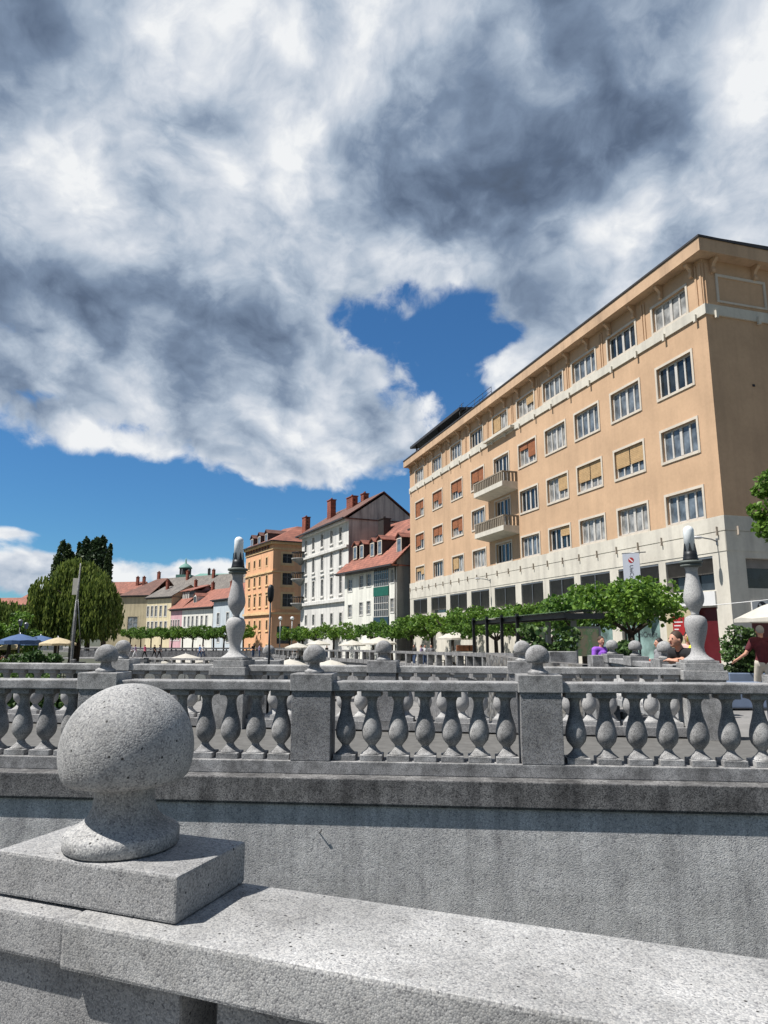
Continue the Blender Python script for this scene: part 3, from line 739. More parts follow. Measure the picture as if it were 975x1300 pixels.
def text(s, size, mat, par, loc, rot, ext=.004, name='lettering', align='LEFT'):
    cu = bpy.data.curves.new('t', 'FONT'); cu.body = s; cu.size = size; cu.extrude = ext; cu.align_x = align; cu.resolution_u = 3
    t = bpy.data.objects.new('t', cu); COL.objects.link(t); bpy.context.view_layer.update()
    me = bpy.data.meshes.new_from_object(t.evaluated_get(bpy.context.evaluated_depsgraph_get()))
    bpy.data.objects.remove(t); me.name = name; me.materials.clear(); me.materials.append(M[mat])
    o = put(name, me, par, loc); o.rotation_euler = rot; return o
def emblem(par, loc, rot, r, c1='red_sign', c2='sign_white'):
    b = MB(); n = 28
    b.add([(r*cos(2*pi*k/n), r*sin(2*pi*k/n), 0) for k in range(n)]+[(r*cos(2*pi*k/n), r*sin(2*pi*k/n), .006) for k in range(n)], [tuple(range(n))[::-1], tuple(range(n, 2*n))]+[(k,(k+1)%n,(k+1)%n+n,k+n) for k in range(n)])
    b.cur = 1
    b.add([(-r*.75,r*.5,.0075),(-r*.45,r*.75,.0075),(r*.75,-r*.5,.0075),(r*.45,-r*.75,.0075)], [(0,3,2,1)])
    o = b.build('emblem', [M[c1], M[c2]], par, loc); o.rotation_euler = rot; return o
fr_rot = (pi/2, 0, 0)
text('UniCredit', .42, 'ink', be, (U(7.0), .195, 1.5), fr_rot); emblem(be, (U(7.35), .19, 1.65), fr_rot, .2)
for k in range(3): MB().box(U(3.65), U(3.05+.15*k), -.094, -.0905, 2.2-.17*k, 2.25-.17*k).build('plaque_line', M['sign_white'], be)
# side sign
so = MB().box(BW+.021, BW+.09, 1.0, 5.6, 2.3, 3.1).build('side_sign', M['sign_white'], be)
text('Allea', .5, 'ink', so, (BW+.095, 2.0, 2.62), (pi/2, 0, pi/2)); emblem(so, (BW+.092, 1.55, 2.8), (pi/2, 0, pi/2), .27, 'ink')
MB().box(BW+.091, BW+.1, 1.6, 5.4, 2.36, 2.48).build('red_line', M['red_sign'], so)
# banner hanging off the facade
ba = MB().box(-.42, .42, -.02, .02, -1.9, 0).build('banner', M['banner'], be, (U(5.4), -1.0, 5.75), radians(38))
MB().tube([(-.45,0,.02),(.75,0,.02)], .03, 8).build('banner_rod', M['metal_grey'], ba)
emblem(ba, (.0, -.024, -.35), fr_rot, .14)
text('UniCredit', .26, 'ink', ba, (-.085, -.024, -.6), (pi/2, pi/2, 0))
# arm lamps on the facade
def arm_lamp(par, u, z, out=-1):
    b = MB(); b.tube([(0,0,0),(0,-.3,.1),(0,-.9,.16)], .03, 6); b.box(-.05,.05,-.03,.03,-.15,.15)
    o = b.build('arm_lamp', M['metal_grey'], par, (u, -.08, z))
    MB().ball((0,-1.05,.15), .13, 12, .9, 2.0, .6).build('lamp_head', M['sign_white'], o)
arm_lamp(be, U(.45), 5.75); arm_lamp(be, U(24), 5.75)
# balconies
for z in (12.45, 9.2):
    u0, u1 = U(24.15), U(19.15); o_ = -1.25
    b = MB(); b.prism([(-.001,-.42),(o_,-.2),(o_,.16),(-.001,.16)], u0, u1, 'x')
    bal = b.build('balcony', M['cream'], be, (0,0,z)); bal['label'] = 'balcony with a solid slab and slatted parapet'
    rl = MB(); rl.box(u0,u1,o_,o_+.14,.82,.92); rl.box(u0,u0+.14,o_+.141,-.001,.82,.92); rl.box(u1-.14,u1,o_+.141,-.001,.82,.92)
    n = 17
    for k in range(n):
        x = u0+.1+(u1-u0-.2)*k/(n-1); rl.box(x-.075, x+.075, o_+.02, o_+.12, .162, .818)
    for x in (u0+.02, u1-.12):
        for k in range(4): rl.box(x, x+.1, o_+.28+k*.27, o_+.42+k*.27, .162, .818)
    rl.build('balcony_rail', M['rail_old'], bal)
cu_, cz_ = onwall(be, 669, 474, v=2.2)
chimney(be, cu_, 2.2, 20.1, cz_, .8, .7, 'greyside', 'gutter')
b = MB(); b.prism([(-.3,21.2),(5,21.9),(5,22.05),(-.3,21.45)], 1.0, 14.5, 'x')
for u in (1.5, 8, 14): b.box(u, u+.15, .2, .35, 20.2, 21.3)
b.build('terrace_canopy', M['gutter'], be)
b = MB()
for (u, h) in ((13.2,2.1),(17,1.2),(17.8,.9)):
    b.tube([(u,.5,20.2),(u,.5,20.2+h)], .025, 5); b.tube([(u-.5,.5,20.1+h),(u+.5,.5,20.1+h)], .02, 5); b.tube([(u-.35,.5,19.9+h),(u+.35,.5,19.9+h)], .02, 5)
b.tube([(14.6,-.3,20.2),(14.6,-.3,21)], .02, 5); b.tube([(14.6,-.3,21),(21,-.3,21)], .02, 5); b.tube([(14.6,-.3,20.65),(21,-.3,20.65)], .02, 5)
for u in (16.2,17.8,19.4,21): b.tube([(u,-.3,20.2),(u,-.3,21)], .02, 5)
b.build('roof_railing', M['metal_dark'], be)

# ================================================================== white house with green bay
def facing(xl, Dl, xr, Dr):
    l = at(xl, 806, Dl); r = at(xr, 806, Dr)
    return l, math.atan2(r.y-l.y, r.x-l.x), sqrt((r.x-l.x)**2+(r.y-l.y)**2)
def px6(x, y): return (400+x/6.964, 640+y/6.964)
def px7(x, y): return (295+x/6.5, 630+y/6.5)
def px8(x, y): return (145+x/6.0, 710+y/5.91)
l, a, W = facing(437, 84.2, 504, 72.6)
gh = root('town_house', 'white two storey house with red dormered roof and a green timber bay', 'house', (l.x, l.y, 0), a)
wins = []
def wbox(r, f, x0, x1, y0, y1):
    p = onwall(r, *f(x0, y0)); q = onwall(r, *f(x1, y1)); return (p[0], q[0], min(p[1], q[1]), max(p[1], q[1]))
for x0, x1, y0, y1 in ((290,328,665,775),(391,425,632,735),(455,495,617,725),(668,697,583,685),(293,325,893,998),(393,422,872,978),(458,490,862,968),(668,698,842,948)):
    u0, u1, z0, z1 = wbox(gh, px6, x0, x1, y0, y1); zm = (z0+z1)/2; wins.append((u0, u1, zm-.72, zm+.72))
bay = [wbox(gh, px6, 525, 655, 545, 690), wbox(gh, px6, 525, 655, 795, 938)]
bu0, bu1 = bay[0][0], bay[0][1]
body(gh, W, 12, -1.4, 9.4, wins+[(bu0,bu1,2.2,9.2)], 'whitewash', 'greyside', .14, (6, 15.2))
for u0, u1, z0, z1 in wins: window(gh, (u0+u1)/2, z0, u1-u0, z1-z0, 'greywhite', .1, bars=(2, 3), rev=.14, pane='pane_blue', sash='sash')
bb = MB(); bb.box(bu0+.01,bu1-.01,.0,.5,2.2,9.2); bayo = bb.build('timber_bay', M['greyside'], gh)
for zz0, zz1 in ((6.9,9.1),(3.6,5.8)):
    g = MB(); g.quad((bu0+.05,-.06,zz0),(bu1-.05,-.06,zz0),(bu1-.05,-.06,zz1),(bu0+.05,-.06,zz1)); po = g.build('bay_glazing', M['pane'], bayo)
    f = MB(); wq = bu1-bu0-.1
    for k in range(8): x = bu0+.05+wq*k/7; f.box(x-.035,x+.035,-.1,-.062,zz0,zz1)
    for k in range(4): z_ = zz0+(zz1-zz0)*k/3; f.box(bu0+.05,bu1-.05,-.095,-.063,z_-.03,z_+.03)
    f.build('bay_sash', M['sash'], bayo)
MB().box(bu0,bu1,-.14,-.001,5.85,6.85).build('green_panel', M['green_paint'], bayo); MB().box(bu0,bu1,-.14,-.001,2.3,3.55).build('blue_panel', M['blue_paint'], bayo)
b = MB(); hip_roof(b, -.9, W+.5, -.9, 13, 9.0, 15.6); rf = b.build('roof', M['redtile'], gh)
b = MB(); b.box(-.9, W+.5, -1.05, -.9, 8.86, 9.05); b.box(-.8, W+.4, -.85, -.001, 8.78, 8.845); b.build('gutter', M['gutter'], gh)
b = MB(); b.tube([(W-.15,-.12,8.8),(W-.15,-.12,-1)], .07, 6); b.build('downpipe', M['gutter'], gh)
for x, y0 in ((265,515),(352,490),(410,480),(503,465),(570,445),(742,430)):
    u, z = onwall(gh, *px6(x, y0), v=.7); dormer(gh, u, .75, max(z, 9.6), 1.15, 1.75, 2.6)
chimney(gh, onwall(gh, *px6(612,200), v=4.5)[0], 4.5, 12.6, 15.9, 1.5, 1.0, 'gutter', 'gutter')
b = MB(); b.box(8.9, 9.6, 3.8, 4.9, 13.55, 13.75); sk = b.build('skylight', M['gutter'], gh); sk.rotation_euler = (0,0,0)

# ================================================================== tall grey white house with gable
l, a, W = facing(381, 101.5, 441.5, 84.6)
wh = root('apartment_house', 'tall grey white apartment house with corner balconies, red chimneys and a bare grey gable', 'house', (l.x, l.y, 0), a)
wins = []; hoods = []
for x, rws in ((398,((690,11,0),(716,13,0),(747,14,1),(787,9,0))),(409,((687,11,0),(714,13,0),(746,14,1),(786.5,9,0))),(421,((683,11,0),(711,13,0),(744,14,1),(786,9,0))),(432.5,((678,11,0),(708,13,0),(743,14,1),(785.5,9,0))),(388.5,((692,9,0),(722,11,0),(750,12,0),(788,9,0)))):
    for (y, h, hd) in rws:
        u, z = onwall(wh, x, y); D = at(x,y,1).x; hh = h*(90/878.)
        wins.append((u-.45, u+.45, z-hh*.8, z+hh*.8)); hoods.append(hd)
# level the rows
rz_ = {}
for k in range(4):
    zs_ = [wins[i*4+k] for i in range(5)]; m0 = sum(q[2] for q in zs_)/5; m1 = sum(q[3] for q in zs_)/5
    for i in range(5): q = wins[i*4+k]; wins[i*4+k] = (q[0], q[1], m0, m1)
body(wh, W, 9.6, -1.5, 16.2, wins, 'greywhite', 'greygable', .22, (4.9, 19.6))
for q, hd in zip(wins, hoods): window(wh, (q[0]+q[1])/2, q[2], .9, q[3]-q[2], 'greywhite', .16, bars=(2, 2), rev=.22, sill=True, hood=.14 if hd else None, sash='sash', st=.04)
def rowz(k): return wins[k][2], wins[k][3]
b = MB()
for z_, t_, o_ in ((rowz(0)[0]-1.15, .3, .3), (rowz(3)[1]+1.35, .4, .35), (15.75, .3, .5), (rowz(2)[0]-.9, .12, .12)): MB().box(-.1, W+.0, -o_, -.001, z_, z_+t_).build('cornice', M['greywhite'], wh)
b = MB(); hip_roof(b, -.6, W+.15, -.75, 10.2, 16.15, 20.0, ridge=.51); b.build('roof', M['oldtile'], wh)
b = MB(); b.box(-.6, W+.1, -.92, -.75, 16.0, 16.2); b.build('gutter', M['gutter'], wh)
for x, yt, v, c_ in ((421,636,2.5,1.5),(447,632,3.6,2.2),(463,628,4.9,1.0)):
    u, zt_ = onwall(wh, x, yt, v=v); chimney(wh, min(u, W-.6), v, 16.6, zt_, c_, .8)
for zz in (rowz(0)[0]-.9, rowz(1)[0]-.7, rowz(2)[0]-.75):
    b = MB(); b.lathe([(.1,-.9),(.6,-.5),(1.25,-.12),(1.35,0),(1.35,.12)], n=20); o = b.build('corner_balcony', M['greyside'], wh, (.3,-.3,zz))
    rl = MB()
    for k in range(22):
        t = 2*pi*k/22; rl.tube([(1.28*cos(t),1.28*sin(t),.12),(1.28*cos(t),1.28*sin(t),1.0)], .035, 4)
    rl.lathe([(1.25,.98),(1.32,.98),(1.32,1.05),(1.25,1.05)], n=22); rl.build('railing', M['metal_dark'], o)

# ================================================================== orange house
l, a, W = facing(309, 124.5, 344, 112)
oh = root('corner_house', 'orange corner house with cream window surrounds and a red mansard roof', 'house', (l.x, l.y, 0), a)
wins = []
for y, h in ((716,11),(738.5,13),(764,14),(794,13),(821,7)):
    ms = [onwall(oh, x, y+dy) for x, dy in ((316.5,1.2),(323.3,.4),(330,-.3),(338.7,-1.2))]; zm = sum(q[1] for q in ms)/4; hh = h*118/878*.5
    for u, _ in ms: wins.append((u-.42, u+.42, zm-hh*.9, zm+hh*.9))
WD = 12
b = MB(); wall_holes(b, 0, W, -1.5, 17.0, wins, 0, .2); b.quad((0,WD,-1.5),(0,0,-1.5),(0,0,17),(0,WD,17)); b.quad((0,.6,-1.4),(0,.6,16.9),(W,.6,16.9),(W,.6,-1.4)); b.quad((W,WD,-1.5),(0,WD,-1.5),(0,WD,17),(W,WD,17)); b.build('wall', M['orange'], oh)
for i, q in enumerate(wins): window(oh, (q[0]+q[1])/2, q[2], .84, q[3]-q[2], 'orange_trim', .2, bars=(2, 2), rev=.2, sill=i >= 4, hood=.14 if 4 <= i < 12 else None, sash='sash_grey')
so = F((l.x+W*cos(a), l.y+W*sin(a), 0), a+pi/2)
w2 = []
for y, h, wd in ((709,12,1.7),(735,15,1.8),(762,16,1.8)):
    u, z = onwall(so, 365, y); hh = h*116/878*.5; w2.append((u-wd/2, u+wd/2, z-hh, z+hh))
u, z = onwall(so, 348, 800); w2 += [(1.0,3.2,.2,3.0),(4.6,8.2,-.6,3.4),(9.4,11,-.6,3.4)]
side_o = bpy.data.objects.new('side_wing', None)
b = MB(); wall_holes(b, 0, WD, -1.5, 17, w2, 0, .2); sw = b.build('side_wall', M['orange'], oh, (W,0,0), pi/2)
for q in w2[:3]: window(sw, (q[0]+q[1])/2, q[2], q[1]-q[0], q[3]-q[2], 'orange_trim', .32, bars=(2, 2), rev=.2, sill=True, sash='sash_grey')
for q in w2[3:]: MB().box(q[0], q[1], .16, .2, q[2], q[3]).build('shop_opening', M['pane'], sw)
MB().box(1.1, 3.1, -.08, -.001, 2.2, 2.9).build('green_shop_sign', M['green_paint'], sw)
b = MB()
for z_, t_, o_ in ((onwall(oh,344,780)[1],.35,.3),(onwall(oh,344,716)[1]-1.4,.22,.2),(15.6,.3,.15),(16.5,.45,.5)):
    MB().prism([(-.1,-o_),(W+o_,-o_),(W+o_,WD),(W+.001,WD),(W+.001,-.001),(-.1,-.001)], z_, z_+t_, 'z').build('cornice', M['orange_trim'], oh)
b = MB()
for k in range(9): b.box(.3+k*1.45, .75+k*1.45, -.28, -.16, 15.92, 16.49)
b.build('eave_console', M['oldtile'], oh)
b = MB(); A = [(-.7,-.7,16.96),(W+.7,-.7,16.96),(W+.7,WD+.7,16.96),(-.7,WD+.7,16.96),(5.2,5.2,20.6),(W-5.2,6.2,20.6),(W-5.2,WD-4.6,20.6),(5.2,WD-4.6,20.6)]
b.add(A, [(0,1,5,4),(1,2,6,5),(2,3,7,6),(3,0,4,7),(4,5,6,7)]); b.build('roof', M['redtile'], oh)
b = MB(); b.box(-.75,W+.75,-.85,-.7,16.85,17.02); b.box(W+.7,W+.85,-.7,WD+.7,16.85,17.02); b.build('gutter', M['gutter'], oh)
for x in (320, 329, 338): dormer(oh, onwall(oh, x, 690, v=.6)[0], .6, 17.3, 1.5, 1.7, 3.5, 'oldtile')
chimney(oh, W-1.6, 6.4, 18.6, 21.6, 1.5, .9)

# ================================================================== farther houses along the bend
def row_house(name, label, xl, Dl, xr, Dr, eave, ridge, mat, roof, wx, wy, depth=11, hh=1.6, ww_=.85, hip=(0,0), side=None, trim='greywhite', mats_sash='sash', base=-1.5, ridge_f=.5):
    l, a, W = facing(xl, Dl, xr, Dr)
    r = root(name, label, 'house', (l.x, l.y, 0), a)
    ws = []
    for y in wy:
        zz = [onwall(r, x, y)[1] for x in (xl, xr)]; zc = sum(zz)/2
        for x in wx:
            u = onwall(r, x, y)[0]
            if .5 < u < W-.5: ws.append((u-ww_/2, u+ww_/2, zc-hh/2, zc+hh/2))
    body(r, W, depth, base, eave, ws, mat, side or mat, .15, (depth*ridge_f, ridge-.15) if hip == (0,0) else None)
    for q in ws: window(r, (q[0]+q[1])/2, q[2], ww_, hh, trim, .16, bars=(2, 2), rev=.15, sash=mats_sash, pane='pane_blue')
    b = MB(); hip_roof(b, -.4, W+.4, -.6, depth+.6, eave-.05, ridge, *hip, ridge=ridge_f); b.build('roof', M[roof], r)
    b = MB(); b.box(-.4, W+.4, -.75, -.6, eave-.2, eave); b.box(-.2, W+.2, -.35, -.001, eave-.45, eave-.21); b.build('eave', M['gutter'], r)
    return r, W
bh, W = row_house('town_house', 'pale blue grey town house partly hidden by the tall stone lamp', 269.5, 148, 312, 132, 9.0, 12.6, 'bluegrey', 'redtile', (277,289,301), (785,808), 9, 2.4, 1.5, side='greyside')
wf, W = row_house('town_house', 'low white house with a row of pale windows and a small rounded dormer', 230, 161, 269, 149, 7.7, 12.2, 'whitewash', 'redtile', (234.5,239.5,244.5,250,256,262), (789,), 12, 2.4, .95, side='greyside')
dormer(wf, onwall(wf, 248, 766, v=1.5)[0], 1.4, 8.9, 1.5, 1.7, 3, 'redtile', 'whitewash', 'pane', 'sash')
pk, W = row_house('town_house', 'narrow pink house with a red roof and a strip of attic windows', 215.5, 167, 230, 161.2, 7.7, 13.6, 'pink', 'redtile', (217.5,220.5,223.5,226.8), (793,807), 12, 2.2, .85)
b = MB(); b.box(.6, W+1.5, 2.4, 6, 9.9, 12.0); o = b.build('attic_strip', M['gutter'], pk)
b = MB(); b.add([(.2,1.9,12.0),(W+1.8,1.9,12.0),(W+1.8,6.5,13.4),(.2,6.5,13.4),(.2,1.9,12.2),(W+1.8,1.9,12.2),(W+1.8,6.5,13.6),(.2,6.5,13.6)], [(0,3,2,1),(4,5,6,7),(0,1,5,4),(1,2,6,5),(3,0,4,7)]); b.build('attic_roof', M['redtile'], o)
for k in range(4): MB().box(1.1+k*1.15, 1.7+k*1.15, 2.3, 2.39, 10.2, 11.8).build('attic_window', M['sash'], o)
yl, W = row_house('town_house', 'cream yellow house with grey window surrounds beside the pink house', 184.5, 174, 215.5, 167.2, 10.9, 14.0, 'yellow', 'greytile', (188,193,198,204,210), (776,796), 10, 2.6, .95)
och, W = row_house('apartment_house', 'broad ochre house with a hipped red tile roof behind the willow', 150, 184, 186.5, 181, 12.0, 17.0, 'ochre', 'oldtile', (168,), (793,), 14, 4.2, 3.2, hip=(7, 0), trim='ochre')
rr, W = row_house('apartment_house', 'wide house with a grey slate roof rising behind the yellow, pink and white houses', 186, 196, 296, 176, 11.5, 18.2, 'ochre', 'oldtile', (), (), 14, hip=(0,0))
for o in rr.children:
    if o.name.startswith('roof'): o.data.materials[0] = M['greytile']
r2, W = row_house('town_house', 'red roofed house with two chimneys between the poplars and the ochre house', 128, 196, 170, 194, 13.2, 16.9, 'ochre', 'redtile', (), (), 9, hip=(0,0))
for k in (8.6, 10.6): chimney(r2, k, 3, 15, 18.0, .7, .7)
for k, (x0, x1, D, e, rd, lb) in enumerate(((-30,16,150,7.0,9.8,'plain red roofed house at the far left behind the willows'),(12,34,140,7.6,10.5,'white gabled house with a red roof just left of the large willow'))):
    h, W = row_house('town_house', lb, x0, D, x1, D-2, e, rd, 'whitewash', 'redtile', (), (), 9)
    if k: chimney(h, W*.8, 2, 8.5, 11, .6, .6)
for r_, x_, v_, z0_, z1_ in ((yl,3.2,3.5,12,15.2),(pk,1.0,5.5,12,14.9),(wf,3.0,6.0,11,13.8),(wf,11.5,6.5,11,13.6),(bh,4.0,4.5,11,14.0),(och,6.5,7,14,18.6),(rr,9.0,6,17,19.6),(rr,20.0,6,17,19.4)):
    chimney(r_, x_, v_, z0_, z1_, .75, .6)
# domed lantern tower and the long dark roof in the distance
t = at(235, 733, 235); tw = root('lantern_tower', 'small lantern turret with a green copper cap far behind the roofs', 'tower', (t.x, t.y, 0))
b = MB(); b.cbox(0,0,-1.5,5,5,23.4); b.build('tower_body', M['copper'], tw)
b = MB()
for k in range(8): t_ = 2*pi*k/8; b.cbox(1.7*cos(t_),1.7*sin(t_),21.9,.5,.5,2.3)
b.cbox(0,0,21.9,1.8,1.8,2.3); b.build('lantern', M['gutter'], tw)
b = MB(); b.lathe([(2.3,24.2),(2.2,24.5),(1.7,25.1),(1.0,25.6),(.35,26),(.2,27.2),(0,28)], n=16); b.build('dome', M['copper'], tw)
t = at(240, 733, 232); r = root('long_building', 'long distant building with a dark green roof beside the lantern turret', 'building', (t.x, t.y, 0))
b = MB(); b.box(0,15,0,9,-1.5,20.3); b.build('wall', M['greyside'], r)
b = MB(); hip_roof(b,-.5,15.5,-.5,9.5,20.3,22.6,3,3); b.build('roof', M['copper'], r); chimney(r, 6, 3, 22, 24, .8, .8, 'gutter', 'gutter')
# ================================================================== trees
def leaf_cloud(b, pts, size, droop=0.0, narrow=.5, rnd=None, up=.35):
    rnd = rnd or R
    for p in pts:
        n = Vector((rnd.gauss(0,1), rnd.gauss(0,1), rnd.gauss(0,1)+up)).normalized()
        t = n.cross(Vector((rnd.gauss(0,1), rnd.gauss(0,1), rnd.gauss(0,1)))).normalized()
        if droop: t = (t*(1-droop)+Vector((0,0,-1))*droop).normalized(); n = t.cross(Vector((rnd.gauss(0,1), rnd.gauss(0,1), .01))).normalized()
        w = n.cross(t); s = size*rnd.uniform(.65,1.3); h = s*narrow; q = n*s*.12
        p = Vector(p)
        b.add([p-t*s*.5, p-t*s*.1+w*h-q, p+t*s*.22+w*h*.75-q, p+t*s*.55, p+t*s*.22-w*h*.75-q, p-t*s*.1-w*h-q], [(0,1,2,3),(0,3,4,5)])
def in_clump(c, r, rnd, sz=.8):
    while 1:
        v = Vector((rnd.uniform(-1,1), rnd.uniform(-1,1), rnd.uniform(-1,1)))
        if v.length <= 1: break
    k = rnd.uniform(.55,1.0); v = v.normalized()*k
    return (c[0]+v.x*r, c[1]+v.y*r, c[2]+v.z*r*sz)
def plane_crown(seed, rx, rz, zc, n, size, nclump=26):
    rnd = random.Random(seed); b = MB(); cl = []
    for k in range(nclump):
        a = rnd.uniform(0, 2*pi); q = sqrt(rnd.random())*.85
        cl.append((rx*q*cos(a), rx*q*sin(a), zc+rz*rnd.uniform(-.75,.8)*(1-.4*q*q), rnd.uniform(.26,.46)*rx*.75))
    for k in range(7):  # sprigs that stick out of the outline
        a = rnd.uniform(0, 2*pi); q = rnd.uniform(.7,1.05); cl.append((rx*q*cos(a), rx*q*sin(a), zc+rz*rnd.uniform(-.5,1.05), rx*.15))
    W_ = [c[3]**2 for c in cl]
    pts = [in_clump(c, c[3], rnd) for c in rnd.choices(cl, W_, k=n)]
    leaf_cloud(b, pts, size, rnd=rnd, narrow=.42); return b
def plane_trunk(zc, rx, seed):
    rnd = random.Random(seed); b = MB()
    b.tube([(0,0,-.3),(.03,.02,.6),(-.02,.03,zc-.75)], [.16,.125,.11], 10)
    for k in range(6):
        a = k*pi/3+rnd.uniform(-.3,.3); L = rx*rnd.uniform(.5,.8)
        b.tube([(0,0,zc-.85),(L*.4*cos(a),L*.4*sin(a),zc-.5),(L*cos(a),L*sin(a),zc+rnd.uniform(-.1,.4))], [.075,.05,.02], 6)
    return b
crowns = [plane_crown(s, 1.85, .95, 2.95, 2600, .20).mesh('crown', M['leaf']) for s in (3, 5, 9)]
trunks = [plane_trunk(2.95, 1.8, s).mesh('trunk', M['bark']) for s in (1, 2, 3)]
near_crown = plane_crown(21, 1.95, .56, 2.68, 3600, .155, 36).mesh('crown', M['leaf'])
near_trunk = plane_trunk(2.5, 1.8, 4).mesh('trunk', M['bark'])
def plane_tree(x, y, z, k, label, group, s=1.0, near=False):
    s *= 1.12 if near and y > 25 else 1
    t = root('plane_tree', label, 'tree', (x, y, z), R.uniform(0, 6.28), group); t.scale = (s, s, s)
    put('crown', near_crown if near else crowns[k % 3], t); put('trunk', near_trunk if near else trunks[k % 3], t)
    return t
p = at(802, 806, 21.5)
plane_tree(p.x, p.y, .1, 0, 'nearest and largest clipped plane tree, its crown in front of the grey banner', 'clipped plane trees on the cafe quay', .93, True)
# row of clipped planes following the street: (pixel column, distance)
rowpx = [(742,29),(700,34),(664,39),(630,44),(602,49),(574,54.5),(548,60),(522,66),(498,71),(474,76),(450,82),(424,88),(402,94),(384,100),(368,106)]
near_names = ['beside the big front plane tree','over the glass shelter','before the shelter posts','before the lower balcony','before the beige building middle','behind the wooden crates','before the far end of the beige building','at the beige building edge','before the green timber bay','before the white house middle','before the white house left edge','before the tall grey house','by the left cream umbrella','under the corner balconies','at the left end of the row, by the orange house']
def zq(y):
    for p, q in zip(RB[1:-1], RB[2:]):
        if p[1] <= y <= q[1]: return p[2]+(q[2]-p[2])*(y-p[1])/(q[1]-p[1])
    return -1.45
for k, ((x, D), lb) in enumerate(zip(rowpx, near_names)):
    p = at(x, 806, D)
    plane_tree(p.x, D, zq(D)+.004, k, 'clipped plane tree '+lb, 'clipped plane trees on the cafe quay', R.uniform(.97,1.06)*min(1.04, .70+.006*D if D < 57 else 1.04), near=D < 46)
far_names = ['left end of the far row, below the ochre house','second from the left in the far row','below the yellow house left part','below the yellow house middle','below the yellow house right edge','below the pink house','below the white low house left edge','below the white low house middle','below the white low house right part','below the blue grey house','right end of the far row, past the tall lamp']
for k, lb in enumerate(far_names):
    x = 166+k*13.2 if k < 10 else 309; D = 152-k*3.6; p = at(x, 806, D)
    plane_tree(p.x, D, -1.49, k, 'small clipped plane tree, '+lb, 'clipped plane trees before the far houses', 1.18)

def willow(name, label, loc, rx, top, low, n, seed, size=.4):
    rnd = random.Random(seed); t = root(name, label, 'tree', loc)
    b = MB(); pts = []
    lob = [(rnd.uniform(0,2*pi), rnd.uniform(.15,.85), rnd.uniform(.72,1.04)) for _ in range(23)]+[(.3,.12,1.0),(2.4,.2,.98),(4.4,.15,1.02)]
    strands = []
    for a, q, hgt in lob:
        cx, cy = rx*q*cos(a), rx*q*sin(a); hz = top*hgt*(1-.42*q*q); rr = rx*rnd.uniform(.24,.4)
        for k in range(n//26):
            a2 = rnd.uniform(0,2*pi); q2 = sqrt(rnd.random())
            sx, sy = cx+rr*q2*cos(a2), cy+rr*q2*sin(a2); sz = hz-rr*.75*q2*q2+rnd.uniform(-.2,.2)
            L = rnd.uniform(.18,.62)*(sz-low)+.5
            strands.append((sx, sy, sz, L, a2))
    for sx, sy, sz, L, a2 in strands:
        m = max(3, int(L/(size*.75)))
        ox, oy = .35*cos(a2), .35*sin(a2)
        for k in range(m):
            f = k/m; pts.append((sx+ox*sqrt(f)+rnd.gauss(0,.05), sy+oy*sqrt(f)+rnd.gauss(0,.05), max(low, sz-L*f)))
    leaf_cloud(b, pts, size*1.25, droop=.78, narrow=.2, rnd=rnd)
    b.build('crown', M['leaf_willow'], t)
    b = MB(); b.tube([(0,0,-.2),(.2,.1,top*.25),(-.1,.2,top*.5),(.2,.1,top*.8)], [.55,.45,.3,.08], 10)
    for k in range(7):
        a = k*.9; b.tube([(0,.1,top*.35),(rx*.3*cos(a),rx*.3*sin(a),top*.62),(rx*.62*cos(a),rx*.62*sin(a),top*.7)], [.22,.14,.04], 6)
    b.build('trunk', M['bark'], t)
D = 70; p = at(95, 806, D)
willow('willow', 'large weeping willow with trailing branches rising behind the leaning mast', (p.x, D, -1.5), 5.0, 10.6, .2, 2600, 4, .36)
D = 64; p = at(8, 806, D)
willow('willow', 'smaller weeping willow at the left edge, behind the blue umbrellas', (p.x-.6, D, -1.5), 3.2, 6.1, .3, 1300, 8, .34)
D = 66.5; p = at(55, 806, D)
b = MB(); rnd = random.Random(31)
bt = root('round_tree', 'low bright green tree just behind the blue umbrellas', 'tree', (p.x, D-6, -1.5))
cl = [(rnd.uniform(-2,2), rnd.uniform(-1,1), rnd.uniform(2.2,4.6), rnd.uniform(.6,1)) for _ in range(14)]
leaf_cloud(b, [in_clump(c, c[3], rnd) for c in rnd.choices(cl, k=2200)], .26, rnd=rnd); b.build('crown', M['leaf_bright'], bt)
b = MB(); b.tube([(0,0,-.2),(0,.1,2),(.2,0,3.6)], [.2,.15,.06]); b.build('trunk', M['bark'], bt)
def poplar(label, x, D, ytop, w, seed, tips=((0,1),)):
    rnd = random.Random(seed); p = at(x, ytop, D); H = p.z+1.5
    t = root('poplar', label, 'tree', (p.x, D, -1.5), 0, 'poplars behind the willow'); b = MB(); pts = []
    for dx, hh in tips:
        h1 = H*hh
        for _ in range(1500):
            f = rnd.random()**.75; z = H*.15+(h1-H*.15)*f; rr = w*.33*max(.05, min(1, sqrt(max(0,(1-f))*4.5)))*(.72+.28*rnd.random())
            a = rnd.uniform(0,2*pi); q = sqrt(rnd.uniform(.15,1)); pts.append((dx*w+rr*q*cos(a)+.07*sin(z*1.3+dx*9), rr*q*sin(a), z+rnd.gauss(0,.15)))
    leaf_cloud(b, pts, .46, rnd=rnd, narrow=.42, up=.1); b.build('crown', M['leaf_dark'], t)
    b = MB(); b.tube([(0,0,-.2),(0,0,H*.6),(.05,0,H*.85)], [.4,.25,.06]); b.build('trunk', M['bark'], t)
poplar('left poplar, the shortest and broadest of the dark poplars behind the willow', 83, 100, 688, 3.4, 3, ((-.28,.86),(-.1,1),(.14,.97),(.34,.9)))
poplar('poplar standing between the broad left poplar and the tallest one', 101, 103, 690, 1.5, 4, ((0,1),(.2,.9)))
